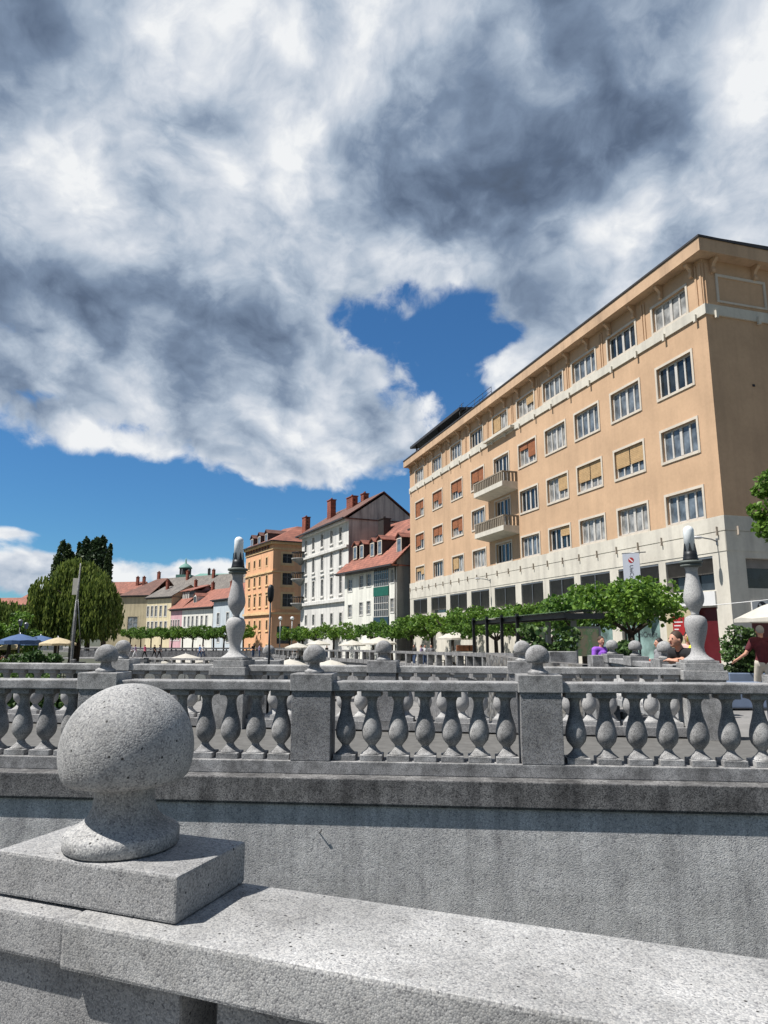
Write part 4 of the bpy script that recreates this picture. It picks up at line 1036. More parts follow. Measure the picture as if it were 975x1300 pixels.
poplar('tallest dark poplar behind the willow', 121, 100, 681.5, 3.6, 5, ((-.34,.98),(-.1,.96),(.12,.99),(.33,1)))
poplar('slim dark poplar at the right side of the poplar clump', 140, 98, 692, 1.6, 6, ((0,1),(-.15,.9)))
# tree at the right edge
D = 21; p = at(996, 655, D); rnd = random.Random(77)
rt = root('street_tree', 'leafy green tree at the right edge in front of the shaded side wall', 'tree', (p.x+.55, D, .1))
b = MB(); cl = []
for k in range(46):
    v = Vector((rnd.gauss(0,1), rnd.gauss(0,1), rnd.gauss(0,1))).normalized(); q = rnd.uniform(.45,1)
    cl.append((v.x*1.45*q, v.y*1.45*q, 5.2+v.z*1.75*q, rnd.uniform(.3,.6)))
leaf_cloud(b, [in_clump(c, c[3], rnd) for c in rnd.choices(cl, k=6500)], .15, rnd=rnd, narrow=.45); b.build('crown', M['leaf_bright'], rt)
b = MB(); b.tube([(0,0,-.2),(.05,0,2.5),(0,.1,5.2)], [.14,.11,.05])
for k in range(6): a = k*1.05; b.tube([(0,0,3.4+.2*k),(.8*cos(a),.8*sin(a),4.4+.2*k),(1.2*cos(a),1.2*sin(a),5+.2*k)], [.05,.035,.012], 5)
b.build('trunk', M['bark'], rt)
def bush(name, label, loc, dims, n, size, mat, seed, cat='shrub'):
    rnd = random.Random(seed); b = MB()
    cl = [(rnd.uniform(-1,1)*dims[0]*.7, rnd.uniform(-1,1)*dims[1]*.7, dims[2]*rnd.uniform(.2,.85), min(dims)*rnd.uniform(.36,.62)) for _ in range(22)]
    leaf_cloud(b, [in_clump(c, c[3], rnd, 1) for c in rnd.choices(cl, k=n)], size, rnd=rnd)
    o = b.build(name, M[mat], None, loc); return tag(o, label, cat)
# hedge below the left umbrellas
for k, (x, w) in enumerate(((14,1.8),(48,1.7))):
    p = at(x, 806, 44); bush('hedge', ('reddish green hedge at the left edge below the blue umbrella','dense green hedge between the left hedge and the leaning mast')[k], (p.x, 44, -1.5), (w, .7, 2.15), 2600, .17, 'leaf_bush', 50+k, 'hedge')

for k, (x, w) in enumerate(((-40,3.0),(20,2.6),(70,2.6),(118,2.4))):
    p = at(x, 806, 28); bush('hedge', ('dark low hedge behind the far balustrade at the left edge','dark low hedge behind the far balustrade under the blue parasols','dark low hedge behind the far balustrade under the mast','dark low hedge behind the far balustrade, left of the paired ball finials')[k], (p.x, 28, -2.2), (w, 1.0, 2.35), 1800, .17, 'leaf_bush', 80+k, 'hedge')
# ================================================================== umbrellas
def umbrella(label, x, D, ytop, w, mat, zb, cat='umbrella', drop=.28, n=8, name='parasol', group=None, valance=.12):
    p = at(x, ytop, D); zt_ = p.z
    r = root(name, label, 'parasol', (p.x, D, zb), R.uniform(0, .7), group); H = zt_-zb; rr = w/2; b = MB()
    top = (0,0,H); ring1 = []; ring2 = []; low = []; mid = []
    for k in range(2*n):
        a = pi*k/n; q = 1.0 if k % 2 == 0 else .955
        ring1.append((rr*q*cos(a), rr*q*sin(a), H-w*drop*.62*(1.0 if k % 2 == 0 else .94))); low.append((rr*q*cos(a), rr*q*sin(a), H-w*drop*.62-valance)); mid.append((.5*rr*cos(a), .5*rr*sin(a), H-w*drop*.3+.04))
    m = 2*n
    b.add([top]+mid+ring1+low, [(0,1+k,1+(k+1)%m) for k in range(m)]+[(1+k,1+m+k,1+m+(k+1)%m,1+(k+1)%m) for k in range(m)]+[(1+m+k,1+2*m+k,1+2*m+(k+1)%m,1+m+(k+1)%m) for k in range(m)])
    b.build('canopy', M[mat], r)
    b = MB(); b.tube([(0,0,0),(0,0,H+.1)], .035, 8); b.build('pole', M['metal_grey'], r)
    b = MB(); b.bbox(-.3,.3,-.3,.3,0,.1,.02); b.build('base', M['metal_dark'], r)
    b = MB()
    for k in range(n): a = 2*pi*k/n; b.tube([(0,0,H-.06),(rr*.97*cos(a),rr*.97*sin(a),H-w*drop*.62-.03)], .012, 4)
    b.build('rib', M['metal_dark'], r)
    return r
G1 = 'cream parasols on the cafe quay'
for lb, x, D, yt, w in (('cream parasol beside the streetlamps of the orange house',378,80,816,3.0),('cream parasol second from the orange house',404,84,812.5,2.9),('white parasol below the tall grey house',447,78,812.5,3.1),('wide white parasol below the white house with the green bay',481,68,808.5,3.6),('white parasol below the far end of the beige building, next to the wooden crates',577,52,802,2.7)):
    umbrella(lb, x, D, yt, w, 'canvas_white', zq(D), group=G1)
umbrella('large cream parasol entering from the right edge above the man in maroon', 1004, 15.2, 757, 2.35, 'canvas_white', .1, drop=.34, valance=.07)
umbrella('front blue parasol on the willow bank', 26, 55, 804.5, 3.0, 'canvas_blue', -1.5, valance=.3); umbrella('blue parasol half hidden behind the front blue one', 52, 58, 806.5, 2.9, 'canvas_blue', -1.5, valance=.3)
umbrella('sand coloured parasol between the blue ones and the leaning mast', 74, 53, 809, 2.7, 'canvas_cream', -1.5, valance=.14)
umbrella('pale parasol at the left edge under the first blue one', 14, 62, 816.5, 2.6, 'canvas_cream', -1.5)
# big white canopies on the low river terrace
for lb, x, D, yt, w, zz in (('wide white parasol low on the river terrace, left of the ball finial',368,46,836.5,2.7,-2.6),('wide white parasol low on the river terrace, right of the ball finial',420,46,837.5,2.6,-2.6),('long white parasol low on the river far left, before the walkers',236,66,829.5,4.6,-3.0)):
    umbrella(lb, x, D, yt, w, 'canvas_white', zz)
tr = MB(); tr.bbox(-12, 2.2, 30, 64, -2.75, -2.62, .02); o = tr.build('terrace_deck', M['paving']); structure(o)
b = MB(); b.bbox(-26,-12,60,72,-3.2,-3.02,.02); structure(b.build('landing_stage', M['paving']))

# ================================================================== glass shelter
gs_ = root('glass_shelter', 'glass roofed shelter with slim black posts and town map panels under the plane trees', 'shelter', (3.85, 30.5, 0), math.atan2(19.2-30.5, 5.0-3.85))
L = sqrt((19.2-30.5)**2+(5.0-3.85)**2)
b = MB(); b.box(0, L, .02, .1, 2.09, 2.22); b.box(0, L, 1.12, 1.2, 2.09, 2.22); b.box(0,.1,.101,1.119,2.06,2.22); b.box(L-.1,L,.101,1.119,2.06,2.22)
for k in range(1, 8): b.box(L*k/8-.03, L*k/8+.03, .101, 1.119, 2.1, 2.2)
b.build('roof_beam', M['beam'], gs_)
b = MB(); b.add([(-.2,-.2,2.235),(L+.1,-.2,2.235),(L+.1,.6,2.33),(-.2,.6,2.33),(L+.1,1.4,2.235),(-.2,1.4,2.235)], [(0,1,2,3),(3,2,4,5)]); b.build('glass_roof', M['pane_green'], gs_)
def on_sh(x, v): return onwall(gs_, x, 806, v)[0]
for x in (602, 619, 638, 658):
    u = on_sh(x, -.02); b = MB(); b.box(-.05,.05,-.05,.05,-4.4,2.34); b.build('post', M['metal_dark'], gs_, (u, -.04, 0))
for x in (668, 697, 729.5):
    u = on_sh(x, 1.1); b = MB(); b.box(-.07,.07,-.07,.07,-.2,2.058); b.build('post', M['metal_grey'], gs_, (u, 1.08, 0))
def panel(x0, x1, y0, y1, D, label):
    p, q = at(x0, y0, D), at(x1, y1, D); r = root('map_board', label, 'map board', (p.x, D, .0), 0); w = q.x-p.x
    MB().box(.04, w-.04, -.02, .02, q.z, p.z).build('map_sheet', M['map'], r)
    b = MB(); b.box(0,.06,-.04,.04,-.2,p.z+.05); b.box(w-.06,w,-.04,.04,-.2,p.z+.05); b.box(.061,w-.061,-.035,.035,p.z+.002,p.z+.06); b.build('board_frame', M['metal_grey'], r)
panel(729.5, 764, 798, 833, 20.2, 'tall town map board behind the person in purple')
panel(676, 694, 798, 815, 26, 'smaller map board at the back of the glass shelter')
for x, y, D, lb, dm in ((697,812,19.5,'green shrub behind the stone block under the shelter',(1.0,.5,1.0)),(790,818,15.6,'spiky potted plant between the two small ball finials',(.25,.25,.55))):
    p = at(x, y+18, D); bush('shrub', lb, (p.x, D, max(p.z-.2,.1)), dm, 700, .13, 'leaf_bush', int(x))

# ================================================================== planter, masts, poles, street things
p = at(946, 850, 17.0)
pl = root('planter', 'blue grey planter box with a leafy shrub beside the man in maroon', 'planter', (p.x, 17, .1))
b = MB(); b.bbox(-.55,.5,-.3,.3,0,.62,.02); b.box(-.5,.45,-.25,.25,.6,.625); b.build('box', M['planter'], pl)
rnd = random.Random(5); b = MB(); cl = [(rnd.uniform(-.3,.3)-.05, rnd.uniform(-.2,.2), rnd.uniform(.8,1.6), rnd.uniform(.14,.26)) for _ in range(26)]
leaf_cloud(b, [in_clump(c, c[3], rnd) for c in rnd.choices(cl, k=1500)], .085, rnd=rnd); b.build('shrub_leaves', M['leaf_bush'], pl)
b = MB(); leaf_cloud(b, [(rnd.uniform(-.5,.45), rnd.uniform(-.25,.25), rnd.uniform(.62,.78)) for _ in range(500)], .07, rnd=rnd); b.build('low_leaves', M['leaf_dark'], pl)
b = MB(); b.tube([(0,0,.6),(.02,0,1.1),(-.05,.05,1.5)], [.03,.025,.01], 6); b.build('stem', M['bark'], pl)
p = at(944, 860, 14.6); b = MB(); b.bbox(-.42,.42,-.25,.25,0,.5,.03); o = b.build('trough', M['planter'], None, (p.x-.05, 14.6, .15)); tag(o, 'low blue trough in front of the leafy planter', 'trough')
# overhead cable
a_, c_ = at(820, 772, 22), at(1010, 758, 17.5)
b = MB(); b.tube([a_, (a_+c_)/2+Vector((0,0,-.06)), c_], .012, 5); tag(b.build('cable', M['sign_white']), 'thin pale cable strung from the front plane tree to the right edge', 'cable')
# slim dark pole with oval head
p = at(343, 850, 12.9); q = at(343.5, 743, 12.9)
pr_ = root('banner_pole', 'slim black pole with a long oval head rising in front of the orange house', 'pole', (p.x-.03, 12.9, -.6)); H = q.z+.6
b = MB(); b.tube([(0,0,0),(0,0,H-.25)], [.028,.018], 8); b.build('shaft', M['metal_dark'], pr_)
b = MB(); b.lathe([(.015,H-.33),(.045,H-.29),(.06,H-.2),(.062,H-.08),(.05,H-.02),(.02,H+.01),(0,H+.015)], n=14); b.build('oval_head', M['metal_dark'], pr_)
# ball pedestal behind it
p = at(341, 838, 13.3)
pb = root('ball_pedestal', 'grey ball finial on a broad block behind the slim black pole', 'pedestal', (p.x, 13.3, 0))
b = MB(); b.bbox(-.26,.26,-.26,.26,-4.6,p.z,.012); b.bbox(-.5,.42,-.3,.5,-4.6,p.z-.13,.012); b.build('block', M['stone'], pb); put('ball_finial', FIN, pb, (0,0,p.z+.001))
# twin globe streetlamps by the orange house
for lb, x in (('left of two slim white globe streetlamps by the orange house',356),('right of two slim white globe streetlamps by the orange house',371)):
    p = at(x, 785, 100); r = root('street_lamp', lb, 'street lamp', (p.x, 100, -1.4), 0, 'globe streetlamps'); H = p.z+1.4
    b = MB(); b.tube([(0,0,0),(0,0,H-.2)], [.09,.06], 8); b.build('pole', M['metal_grey'], r); b = MB(); b.ball((0,0,H), .27, 14); b.build('globe', M['lampglass'], r)
p = at(300.5, 783, 118); r = root('street_lamp', 'round white globe lamp on a post beside the orange house left wall', 'street lamp', (p.x, 118, -1.4)); H = p.z+1.4
b = MB(); b.tube([(0,0,0),(0,0,H-.3)], .08, 8); b.build('pole', M['metal_grey'], r); b = MB(); b.ball((0,0,H), .42, 14); b.build('globe', M['lampglass'], r)
p = at(25.5, 796, 57); r = root('street_lantern', 'dark lantern with two heads above the blue umbrellas', 'street lamp', (p.x, 57, -1.5)); H = p.z+1.5
b = MB(); b.tube([(0,0,0),(0,0,H+.1)], .05, 8); b.tube([(0,0,H-.6),(.5,0,H-.4),(.5,0,H-.1)], .03, 6); b.build('post', M['metal_dark'], r)
for dx, dz in ((0,.1),(.5,-.15)):
    b = MB(); b.lathe([(.12,0),(.2,.35),(.24,.37),(.1,.5),(0,.55)], (dx,0,H+dz), 8); b.build('lantern_head', M['metal_grey'], r)
# leaning mast
D = 50; a0, a1, a2 = at(90, 848, D), at(98, 760, D), at(102.5, 715, D)
ms = root('mast', 'leaning wooden mast with a white flag and guy ropes beside the willow', 'mast', (a0.x, D, a0.z)); 
L_ = lambda q: q-a0
b = MB(); b.tube([(0,0,-.9),(0,0,0),L_(a1),L_(a2)], [.11,.11,.08,.05], 8); b.tube([L_(at(87.5,848,D)),L_(at(97,764,D))], .05, 6); b.build('pole', M['quaystone'], ms)
f0, f1 = L_(at(96.5,734,D)), L_(at(95,755,D)); b = MB(); w_ = Vector((.2,0,.0))
b.add([f0-w_, f0+w_, f1+w_*.9, f1-w_*1.1]+[q+Vector((0,.03,0)) for q in (f0-w_, f0+w_, f1+w_*.9, f1-w_*1.1)], [(0,1,2,3),(7,6,5,4),(0,4,5,1),(1,5,6,2),(2,6,7,3),(3,7,4,0)]); b.build('flag', M['canvas_white'], ms)
b = MB(); b.tube([L_(at(99,759,D)), L_(at(102.5,825,D))], .025, 5); b.tube([L_(at(97,759,D)), L_(at(86.5,835,D))], .025, 5); b.build('guy_rope', M['metal_grey'], ms)
p = at(93, 842, 47); b = MB(); b.bbox(-.14,.14,-.14,.14,0,1.5,.02); tag(b.build('stone_post', M['quaystone'], None, (p.x, 47, -1.5)), 'square grey post at the foot of the leaning mast', 'post')
p = at(101, 842, 47); b = MB(); b.bbox(-.26,.26,-.25,.25,0,1.25,.03); b.bbox(-.3,.3,-.29,.29,1.251,1.33,.02); tag(b.build('litter_bin', M['metal_dark'], None, (p.x, 47, -1.5)), 'dark litter bin beside the grey post under the mast', 'bin')
# wooden crates by the far white parasol
for x in (584, 592, 599):
    p = at(x, 829, 50); b = MB(); b.bbox(-.24,.24,-.2,.2,0,.42,.02)
    for k in range(3): b.box(-.245,.245,-.215,-.2005,.04+k*.13,.12+k*.13)
    lb = {584:'left wooden crate behind the quay parapet',592:'middle wooden crate behind the quay parapet',599:'right wooden crate behind the quay parapet'}[x]
    tag(b.build('wooden_crate', M['wood_shutter'], None, (p.x, 50, at(x,826.5,50).z)), lb, 'crate', 'wooden crates')
p = at(590, 827, 50); b = MB(); b.bbox(-.9,.9,-.35,.35,.72,.77,.01)
for sx in (-.8,.8):
    for sy in (-.28,.28): b.box(sx-.03,sx+.03,sy-.03,sy+.03,0,.72)
zt_ = at(590,826.5,50).z
tag(b.build('table', M['sash_grey'], None, (p.x, 50, zt_-.775)), 'table on the quay carrying the wooden crates', 'table')

# far low bridge the walkers cross, with a parapet behind them
fb = root('far_bridge', 'low pale bridge far up the river that the walkers cross', 'bridge', (0,0,0))
b = MB(); b.box(-44,-13,92,98,-1.9,-1.44); b.build('deck', M['quaystone'], fb)
b = MB(); b.box(-44,-13,97.6,97.9,-.35,-.15); b.box(-44,-13,97.65,97.85,-1.436,-.55)
for k in range(22): b.cbox(-43.5+k*1.42, 97.75, -.549, .18, .18, .198)
b.build('parapet', M['quaystone'], fb)
post_rail('quay_parapet', 'weathered stone parapet along the river wall before the far walkers', [(-24,70,-1.55),(-15.5,58,-1.2),(-7.0,50,-.9)], .9, 2.5, .5)

# ================================================================== cafe chairs and tables on the quay and the willow bank (a few pixels each)
def chair_mesh():
    b = MB(); b.box(-.22,.22,-.22,.22,.42,.46); b.box(-.22,.22,.19,.23,.46,.88)
    for x in (-.2,.2):
        for y in (-.2,.2): b.box(x-.02,x+.02,y-.02,y+.02,0,.419)
    return b.mesh('cafe_chair', M['bark'])
CH = chair_mesh()
def table_mesh():
    b = MB(); b.lathe([(.22,0),(.22,.02),(.03,.03),(.03,.71),(.4,.712),(.4,.74)], n=14); return b.mesh('cafe_table', M['greywhite'])
TB = table_mesh()
spots = [('the left cream parasol',376,78),('the second cream parasol',402,82),('the white parasol below the tall house',446,76),('the wide white parasol',480,66),('the parasol next to the crates',572,51)]
for nm, x, D in spots:
    p = at(x, 806, D); z = zq(D)+.004
    tag(put('cafe_table', TB, None, (p.x, D-.9, z)), 'small round cafe table under '+nm, 'table', 'cafe tables on the quay')
    for k, (dx, dy, rz, w) in enumerate(((-.75,-.9,pi/2,'left of'),(.75,-.9,-pi/2,'right of'))):
        tag(put('cafe_chair', CH, None, (p.x+dx, D+dy, z), rz), 'dark cafe chair '+w+' the table under '+nm, 'chair', 'cafe chairs on the quay')
for nm, x, D in (('the front blue parasol',22,54),('the second blue parasol',50,57),('the sand coloured parasol',76,52)):
    p = at(x, 806, D)
    tag(put('cafe_table', TB, None, (p.x+.3, D-1, -1.496)), 'small round cafe table under '+nm, 'table', 'cafe tables on the willow bank')
    for dx, rz, w in ((-.5,pi/2,'left of'),(1.1,-pi/2,'right of')):
        tag(put('cafe_chair', CH, None, (p.x+dx, D-1, -1.496), rz), 'dark cafe chair '+w+' the table under '+nm, 'chair', 'cafe chairs on the willow bank')
# ================================================================== people
def remeshed(b, name, mat, voxel):
    me = b.mesh(name, mat); o = bpy.data.objects.new(name, me); COL.objects.link(o)
    m = o.modifiers.new('r', 'REMESH'); m.mode = 'VOXEL'; m.voxel_size = voxel; m.use_smooth_shade = True
    s = o.modifiers.new('s', 'SMOOTH'); s.iterations = 2; s.factor = .4
    bpy.context.view_layer.update()
    n = bpy.data.meshes.new_from_object(o.evaluated_get(bpy.context.evaluated_depsgraph_get()))
    bpy.data.objects.remove(o); bpy.data.meshes.remove(me); n.name = name; n.materials.clear(); n.materials.append(mat)
    return n
def person(label, loc, face, pose='stand', shirt='black_cloth', legs='jeans', hair='hair_brown', h=1.75, near=True, sleeves='short', group=None, shorts=False, longhair=False, armspec=None, headturn=(0,0)):
    """local +y is forward"""
    k = h/1.75; V = lambda x, y, z: Vector((x*k, y*k, z*k))
    J = {}
    lean = {'lean': .80, 'sit': .12, 'walk': .06}.get(pose, .02)
    hz = .92 if pose != 'sit' else .50
    hip = V(0, 0, hz); up = Vector((0, sin(lean), cos(lean)))
    chest = hip+up*.38*k; neck = hip+up*.56*k; hd_up = Vector((0, sin(lean*.35), cos(lean*.35)))
    head = neck+hd_up*.175*k+Vector((0,.02*k,0)); side = Vector((1,0,0))
    sh = {s: neck-up*.05*k+side*s*.185*k for s in (-1,1)}
    if pose == 'walk': st = {-1:(.28,.02),1:(-.26,.10)}
    elif pose == 'sit': st = {-1:(.42,0),1:(.40,0)}
    else: st = {-1:(.03,0),1:(-.03,0)}
    kn, an = {}, {}
    for s in (-1,1):
        f, lift = st[s]
        if pose == 'sit': kn[s] = V(s*.11,.42,.50); an[s] = V(s*.11,.42,.08)
        else: kn[s] = V(s*.095, f*.55+.05, .50); an[s] = V(s*.095, f, .085+lift)
    el, wr = {}, {}
    for s in (-1,1):
        if armspec and s in armspec: e_, w_ = armspec[s]; el[s] = V(*e_); wr[s] = V(*w_)
        elif pose == 'walk': f = -st[s][0]; el[s] = sh[s]+V(s*.05,f*.35,-.28); wr[s] = el[s]+V(0,f*.5+.06,-.23)
        elif pose == 'lean': el[s] = V(s*.26,.55,1.00); wr[s] = V(s*-.02,.80,1.02)
        else: el[s] = sh[s]+V(s*.05,.0,-.29); wr[s] = el[s]+V(-s*.08,.2,-.08)
    b = MB(); c = lambda p0, r0, p1, r1: b.capsule(p0, r0*k, p1, r1*k, 10)
    c(hip, .135, chest, .145); c(chest+side*.06*k, .115, chest-side*.06*k, .115); c(hip+side*.05*k,.12,hip-side*.05*k,.12); c(sh[-1], .07, sh[1], .07); c(neck-up*.04*k, .062, head-hd_up*.05*k, .056)
    b.ball(head, .098*k, 16, .84, 1.0, 1.18); c(head+V(0,.045,-.06), .052, head+V(0,.055,-.075), .04)
    c(head+V(0,.092,.01), .013, head+V(0,.112,-.025), .016)
    for s in (-1,1):
        c(head+V(s*.083,0,.0), .016, head+V(s*.086,-.01,-.035), .012)
        c(hip+side*s*.085*k, .095, kn[s], .06); c(kn[s], .058, an[s], .04)
        fd = Vector((0,1,0)); c(an[s]-V(0,.03,.045), .04, an[s]+V(0,.15,-.055), .03)
        c(sh[s], .06, el[s], .042); c(el[s], .042, wr[s], .029)
        d = (wr[s]-el[s]).normalized(); pn = d.cross(Vector((0,0,1)) if abs(d.z) < .8 else Vector((0,1,0))).normalized(); pm = wr[s]+d*.075*k
        c(wr[s], .028, pm, .036); c(wr[s]+pn*.02*k, .02, pm+pn*.024*k, .02); c(wr[s]-pn*.02*k, .02, pm-pn*.024*k, .02)
        if near:
            cu = Vector((0,0,-1)) if abs(d.z) < .8 else Vector((0,1,0))
            for q, L in ((-.034,.058),(-.012,.072),(.011,.068),(.032,.054)):
                p0 = pm+pn*q*k+d*.02*k; p1 = p0+d*L*.6*k+cu*.008*k; c(p0, .0095, p1, .009); c(p1, .009, p1+d*L*.4*k+cu*.02*k, .0075)
            c(wr[s]+d*.02*k+pn*s*.03*k, .012, wr[s]+d*.07*k+pn*s*.062*k, .010)
    r = put('person', remeshed(b, 'person', M['skin'], (.0115 if near else .022)), None, loc, face); tag(r, label, 'person', group)
    vx = .015 if near else .026
    b = MB(); g = .017
    c(hip+up*.02*k, .135+g, chest, .148+g); c(chest+side*.06*k, .118+g, chest-side*.06*k, .118+g); c(hip+up*.03*k+side*.05*k,.12+g,hip+up*.03*k-side*.05*k,.12+g); c(sh[-1], .072+g, sh[1], .072+g)
    for s in (-1,1):
        e = sh[s]+(el[s]-sh[s])*(.62 if sleeves == 'short' else 1); c(sh[s], .068+g, e, .056+g)
        if sleeves == 'long': c(el[s], .045+g, el[s]+(wr[s]-el[s])*.92, .032+g)
    put('shirt', remeshed(b, 'shirt', M[shirt], vx), r)
    b = MB(); c(hip-up*.02*k+side*.05*k,.118+g,hip-up*.02*k-side*.05*k,.118+g); c(hip,.128+g,hip+up*.06*k,.13+g)
    for s in (-1,1):
        c(hip+side*s*.085*k, .1+g, kn[s], .066+g)
        if not shorts: c(kn[s], .064+g, an[s]+(kn[s]-an[s])*.1, .052+g)
    put('trousers', remeshed(b, 'trousers', M[legs], vx), r)
    b = MB(); b.ball(head+V(0,-.018,.028), .101*k, 16, .9, .98, 1.12); 
    if longhair: c(head+V(0,-.05,0), .085, head+V(0,-.075,-.2), .07)
    put('hair', remeshed(b, 'hair', M[hair], .013 if near else .022), r)
    b = MB()
    for s in (-1,1): c(an[s]-V(0,.04,.05), .046, an[s]+V(0,.17,-.06), .035)
    put('shoe', remeshed(b, 'shoe', M['grey_cloth'], vx), r)
    if near:
        for s in (-1,1): MB().ball(head+V(s*.034,.086,.018), .0105*k, 8).build('eye', M['ink'], r)
        MB().capsule(head+V(-.02,.094,-.05), .005, head+V(.02,.094,-.05), .005, 6).build('mouth', M['red_sign'], r)
    return r
p = at(966, 806, 16); person('grey haired man in a maroon T-shirt and pale trousers walking away by the planter', (p.x, 16, .1), radians(-8), 'walk', 'maroon', 'beige_cloth', 'hair_grey', 1.7, armspec={-1:((-.36,.06,1.12),(-.50,.24,.98)), 1:((.28,-.08,1.14),(.30,.02,.88))})
p = at(889.5, 806, 10.4); person('man in a black T-shirt leaning with folded forearms on the quay parapet', (p.x, 10.4, .08), radians(108), 'lean', 'black_cloth', 'jeans', 'hair_brown', 1.74, armspec={-1:((-.24,.40,1.15),(.04,.50,1.17)), 1:((.24,.38,1.15),(-.05,.46,1.19))})
p = at(762, 806, 16.2); person('person in a purple top standing behind the end block before the map board', (p.x, 16.2, .0), radians(195), 'stand', 'purple', 'jeans', 'hair_brown', 1.56, armspec={-1:((-.26,.05,1.08),(-.06,.26,1.04)), 1:((.26,.05,1.08),(.06,.26,1.06))})
p = at(874, 806, 13.4); wm = person('dark haired woman with a bright yellow bag half hidden behind the tall lamp', (p.x, 13.4, .1), radians(150), 'stand', 'pale_pink', 'grey_cloth', 'hair_black', 1.56, longhair=True)
b = MB(); b.ball((0,0,0), .14, 16, .9, .5, 1.2); o = b.build('bag', M['yellow_cloth'], None, (at(880, 806, 13.0).x, 13.0, 1.30)); b2 = MB(); b2.tube([(-.12,0,.2),(-.08,0,.42),(.08,0,.42),(.12,0,.2)], .012, 6); b2.build('strap', M['yellow_cloth'], o); tag(o, 'bright yellow shoulder bag carried by the woman behind the lamp', 'bag')
p = at(837, 806, 14.2); person('dark haired person seated behind the ball finial near the leaning man', (p.x, 14.2, .1), radians(90), 'stand', 'grey_cloth', 'jeans', 'hair_black', 1.43)
gw = 'walkers on the far bridge'
for lb, x, sh, lg, f in (('far walker in a violet top with white trousers','172.5','violet_grey','white_cloth',100),('far walker in a bright pink top and dark trousers','186','pink_cloth','black_cloth',80),('far walker all in black','196.5','black_cloth','black_cloth',260),('far walker in grey striding near the middle','204.5','grey_cloth','black_cloth',280),('far walker in a light blue shirt at the right of the group','254','blue_cloth','jeans',90),('far walker in white beside the one in light blue','259','white_cloth','jeans',70),('far walker in white at the left end of the group','167','white_cloth','grey_cloth',90)):
    p = at(float(x), 806, 94); person(lb, (p.x, 94+R.uniform(-.5,.5), -1.44), radians(f), 'walk', sh, lg, 'hair_brown', 1.72, False, group=gw)
gc = 'guests at the quay cafe'
for lb, x, D, sh in (('cafe guest in dark clothes left of the group behind the quay parapet',526,50,'black_cloth'),('cafe guest in pale violet behind the quay parapet',535,50,'violet_grey'),('cafe guest in white beside the one in pale violet',539,51,'white_cloth'),('cafe guest in dark grey at the right of the seated group',547,50,'grey_cloth'),('cafe guest in black under the second cream parasol',415,80,'black_cloth'),('passer-by in dark clothes near the orange house shop',306+16,90,'black_cloth'),('passer-by in pale violet by the orange house wall',330,92,'violet_grey')):
    p = at(x, 806, D); person(lb, (p.x, D, zq(D)+.01), radians(R.uniform(0,360)), 'stand', sh, 'jeans', 'hair_black', 1.5 if D < 85 else 1.7, False, group=gc)
gl = 'guests under the blue umbrellas'
for lb, x, D, sh, hr in (('guest in red at the left edge under the blue umbrellas',5,51,'red_cloth','hair_brown'),('guest in white under the front blue umbrella',18,52,'white_cloth','hair_black'),('guest in violet next to the left hedge',9,50,'violet_grey','hair_black'),('guest in a white cap right of the hedge',69,49,'red_cloth','hair_grey'),('guest in dark clothes between the hedge and the mast',79,50,'black_cloth','hair_black')):
    p = at(x, 806, D); person(lb, (p.x, D, -1.5), radians(R.uniform(0,360)), 'stand', sh, 'jeans', hr, 1.62, False, group=gl)

# ================================================================== camera
cam = bpy.data.cameras.new('camera'); co_ = bpy.data.objects.new('camera', cam); COL.objects.link(co_); SC.camera = co_
cam.sensor_fit = 'VERTICAL'; cam.sensor_height = 36; cam.lens = FPX/1300*36; cam.clip_start = .05; cam.clip_end = 6000
co_.location = (0, 0, EYE); co_.rotation_euler = (pi/2+PITCH, 0, 0)

# ================================================================== sun and sky
EL = radians(58); SX, SY = -.96, -.278
n_ = sqrt(SX*SX+SY*SY); SDIR = Vector((SX/n_*cos(EL), SY/n_*cos(EL), sin(EL)))
sun = bpy.data.lights.new('sun', 'SUN'); so_ = bpy.data.objects.new('sun', sun); COL.objects.link(so_)
sun.energy = SUN_E; sun.angle = radians(.53); sun.color = (1, .955, .89)
so_.rotation_euler = (-SDIR).to_track_quat('-Z', 'Y').to_euler()
wd = bpy.data.worlds.new('World'); SC.world = wd; wd.use_nodes = True
nt = wd.node_tree; nt.nodes.clear(); L = nt.links
out = nt.nodes.new('ShaderNodeOutputWorld'); sky = nt.nodes.new('ShaderNodeTexSky'); sky.sky_type = 'NISHITA'; sky.sun_disc = False
sky.sun_elevation = EL; sky.sun_rotation = atan2(SX, SY); sky.altitude = 300; sky.air_density = 1.0; sky.dust_density = 0.0; sky.ozone_density = 2.0
tc = nt.nodes.new('ShaderNodeTexCoord'); sx = nt.nodes.new('ShaderNodeSeparateXYZ'); L.new(tc.outputs['Generated'], sx.inputs[0])
X_, Y_, Z_ = sx.outputs
m = lambda op, a, b=None, c=False: math_(nt, op, a, b, c)
az = m('MULTIPLY', m('ARCTAN2', X_, Y_), 57.29578); el = m('MULTIPLY', m('ARCSINE', Z_), 57.29578)
den = m('ADD', m('MULTIPLY', m('MAXIMUM', Z_, 0.0), .45), .80)
cx = nt.nodes.new('ShaderNodeCombineXYZ'); L.new(m('DIVIDE', X_, den), cx.inputs[0]); L.new(m('DIVIDE', Y_, den), cx.inputs[1]); L.new(m('DIVIDE', m('MULTIPLY', Z_, 1.25), den), cx.inputs[2])
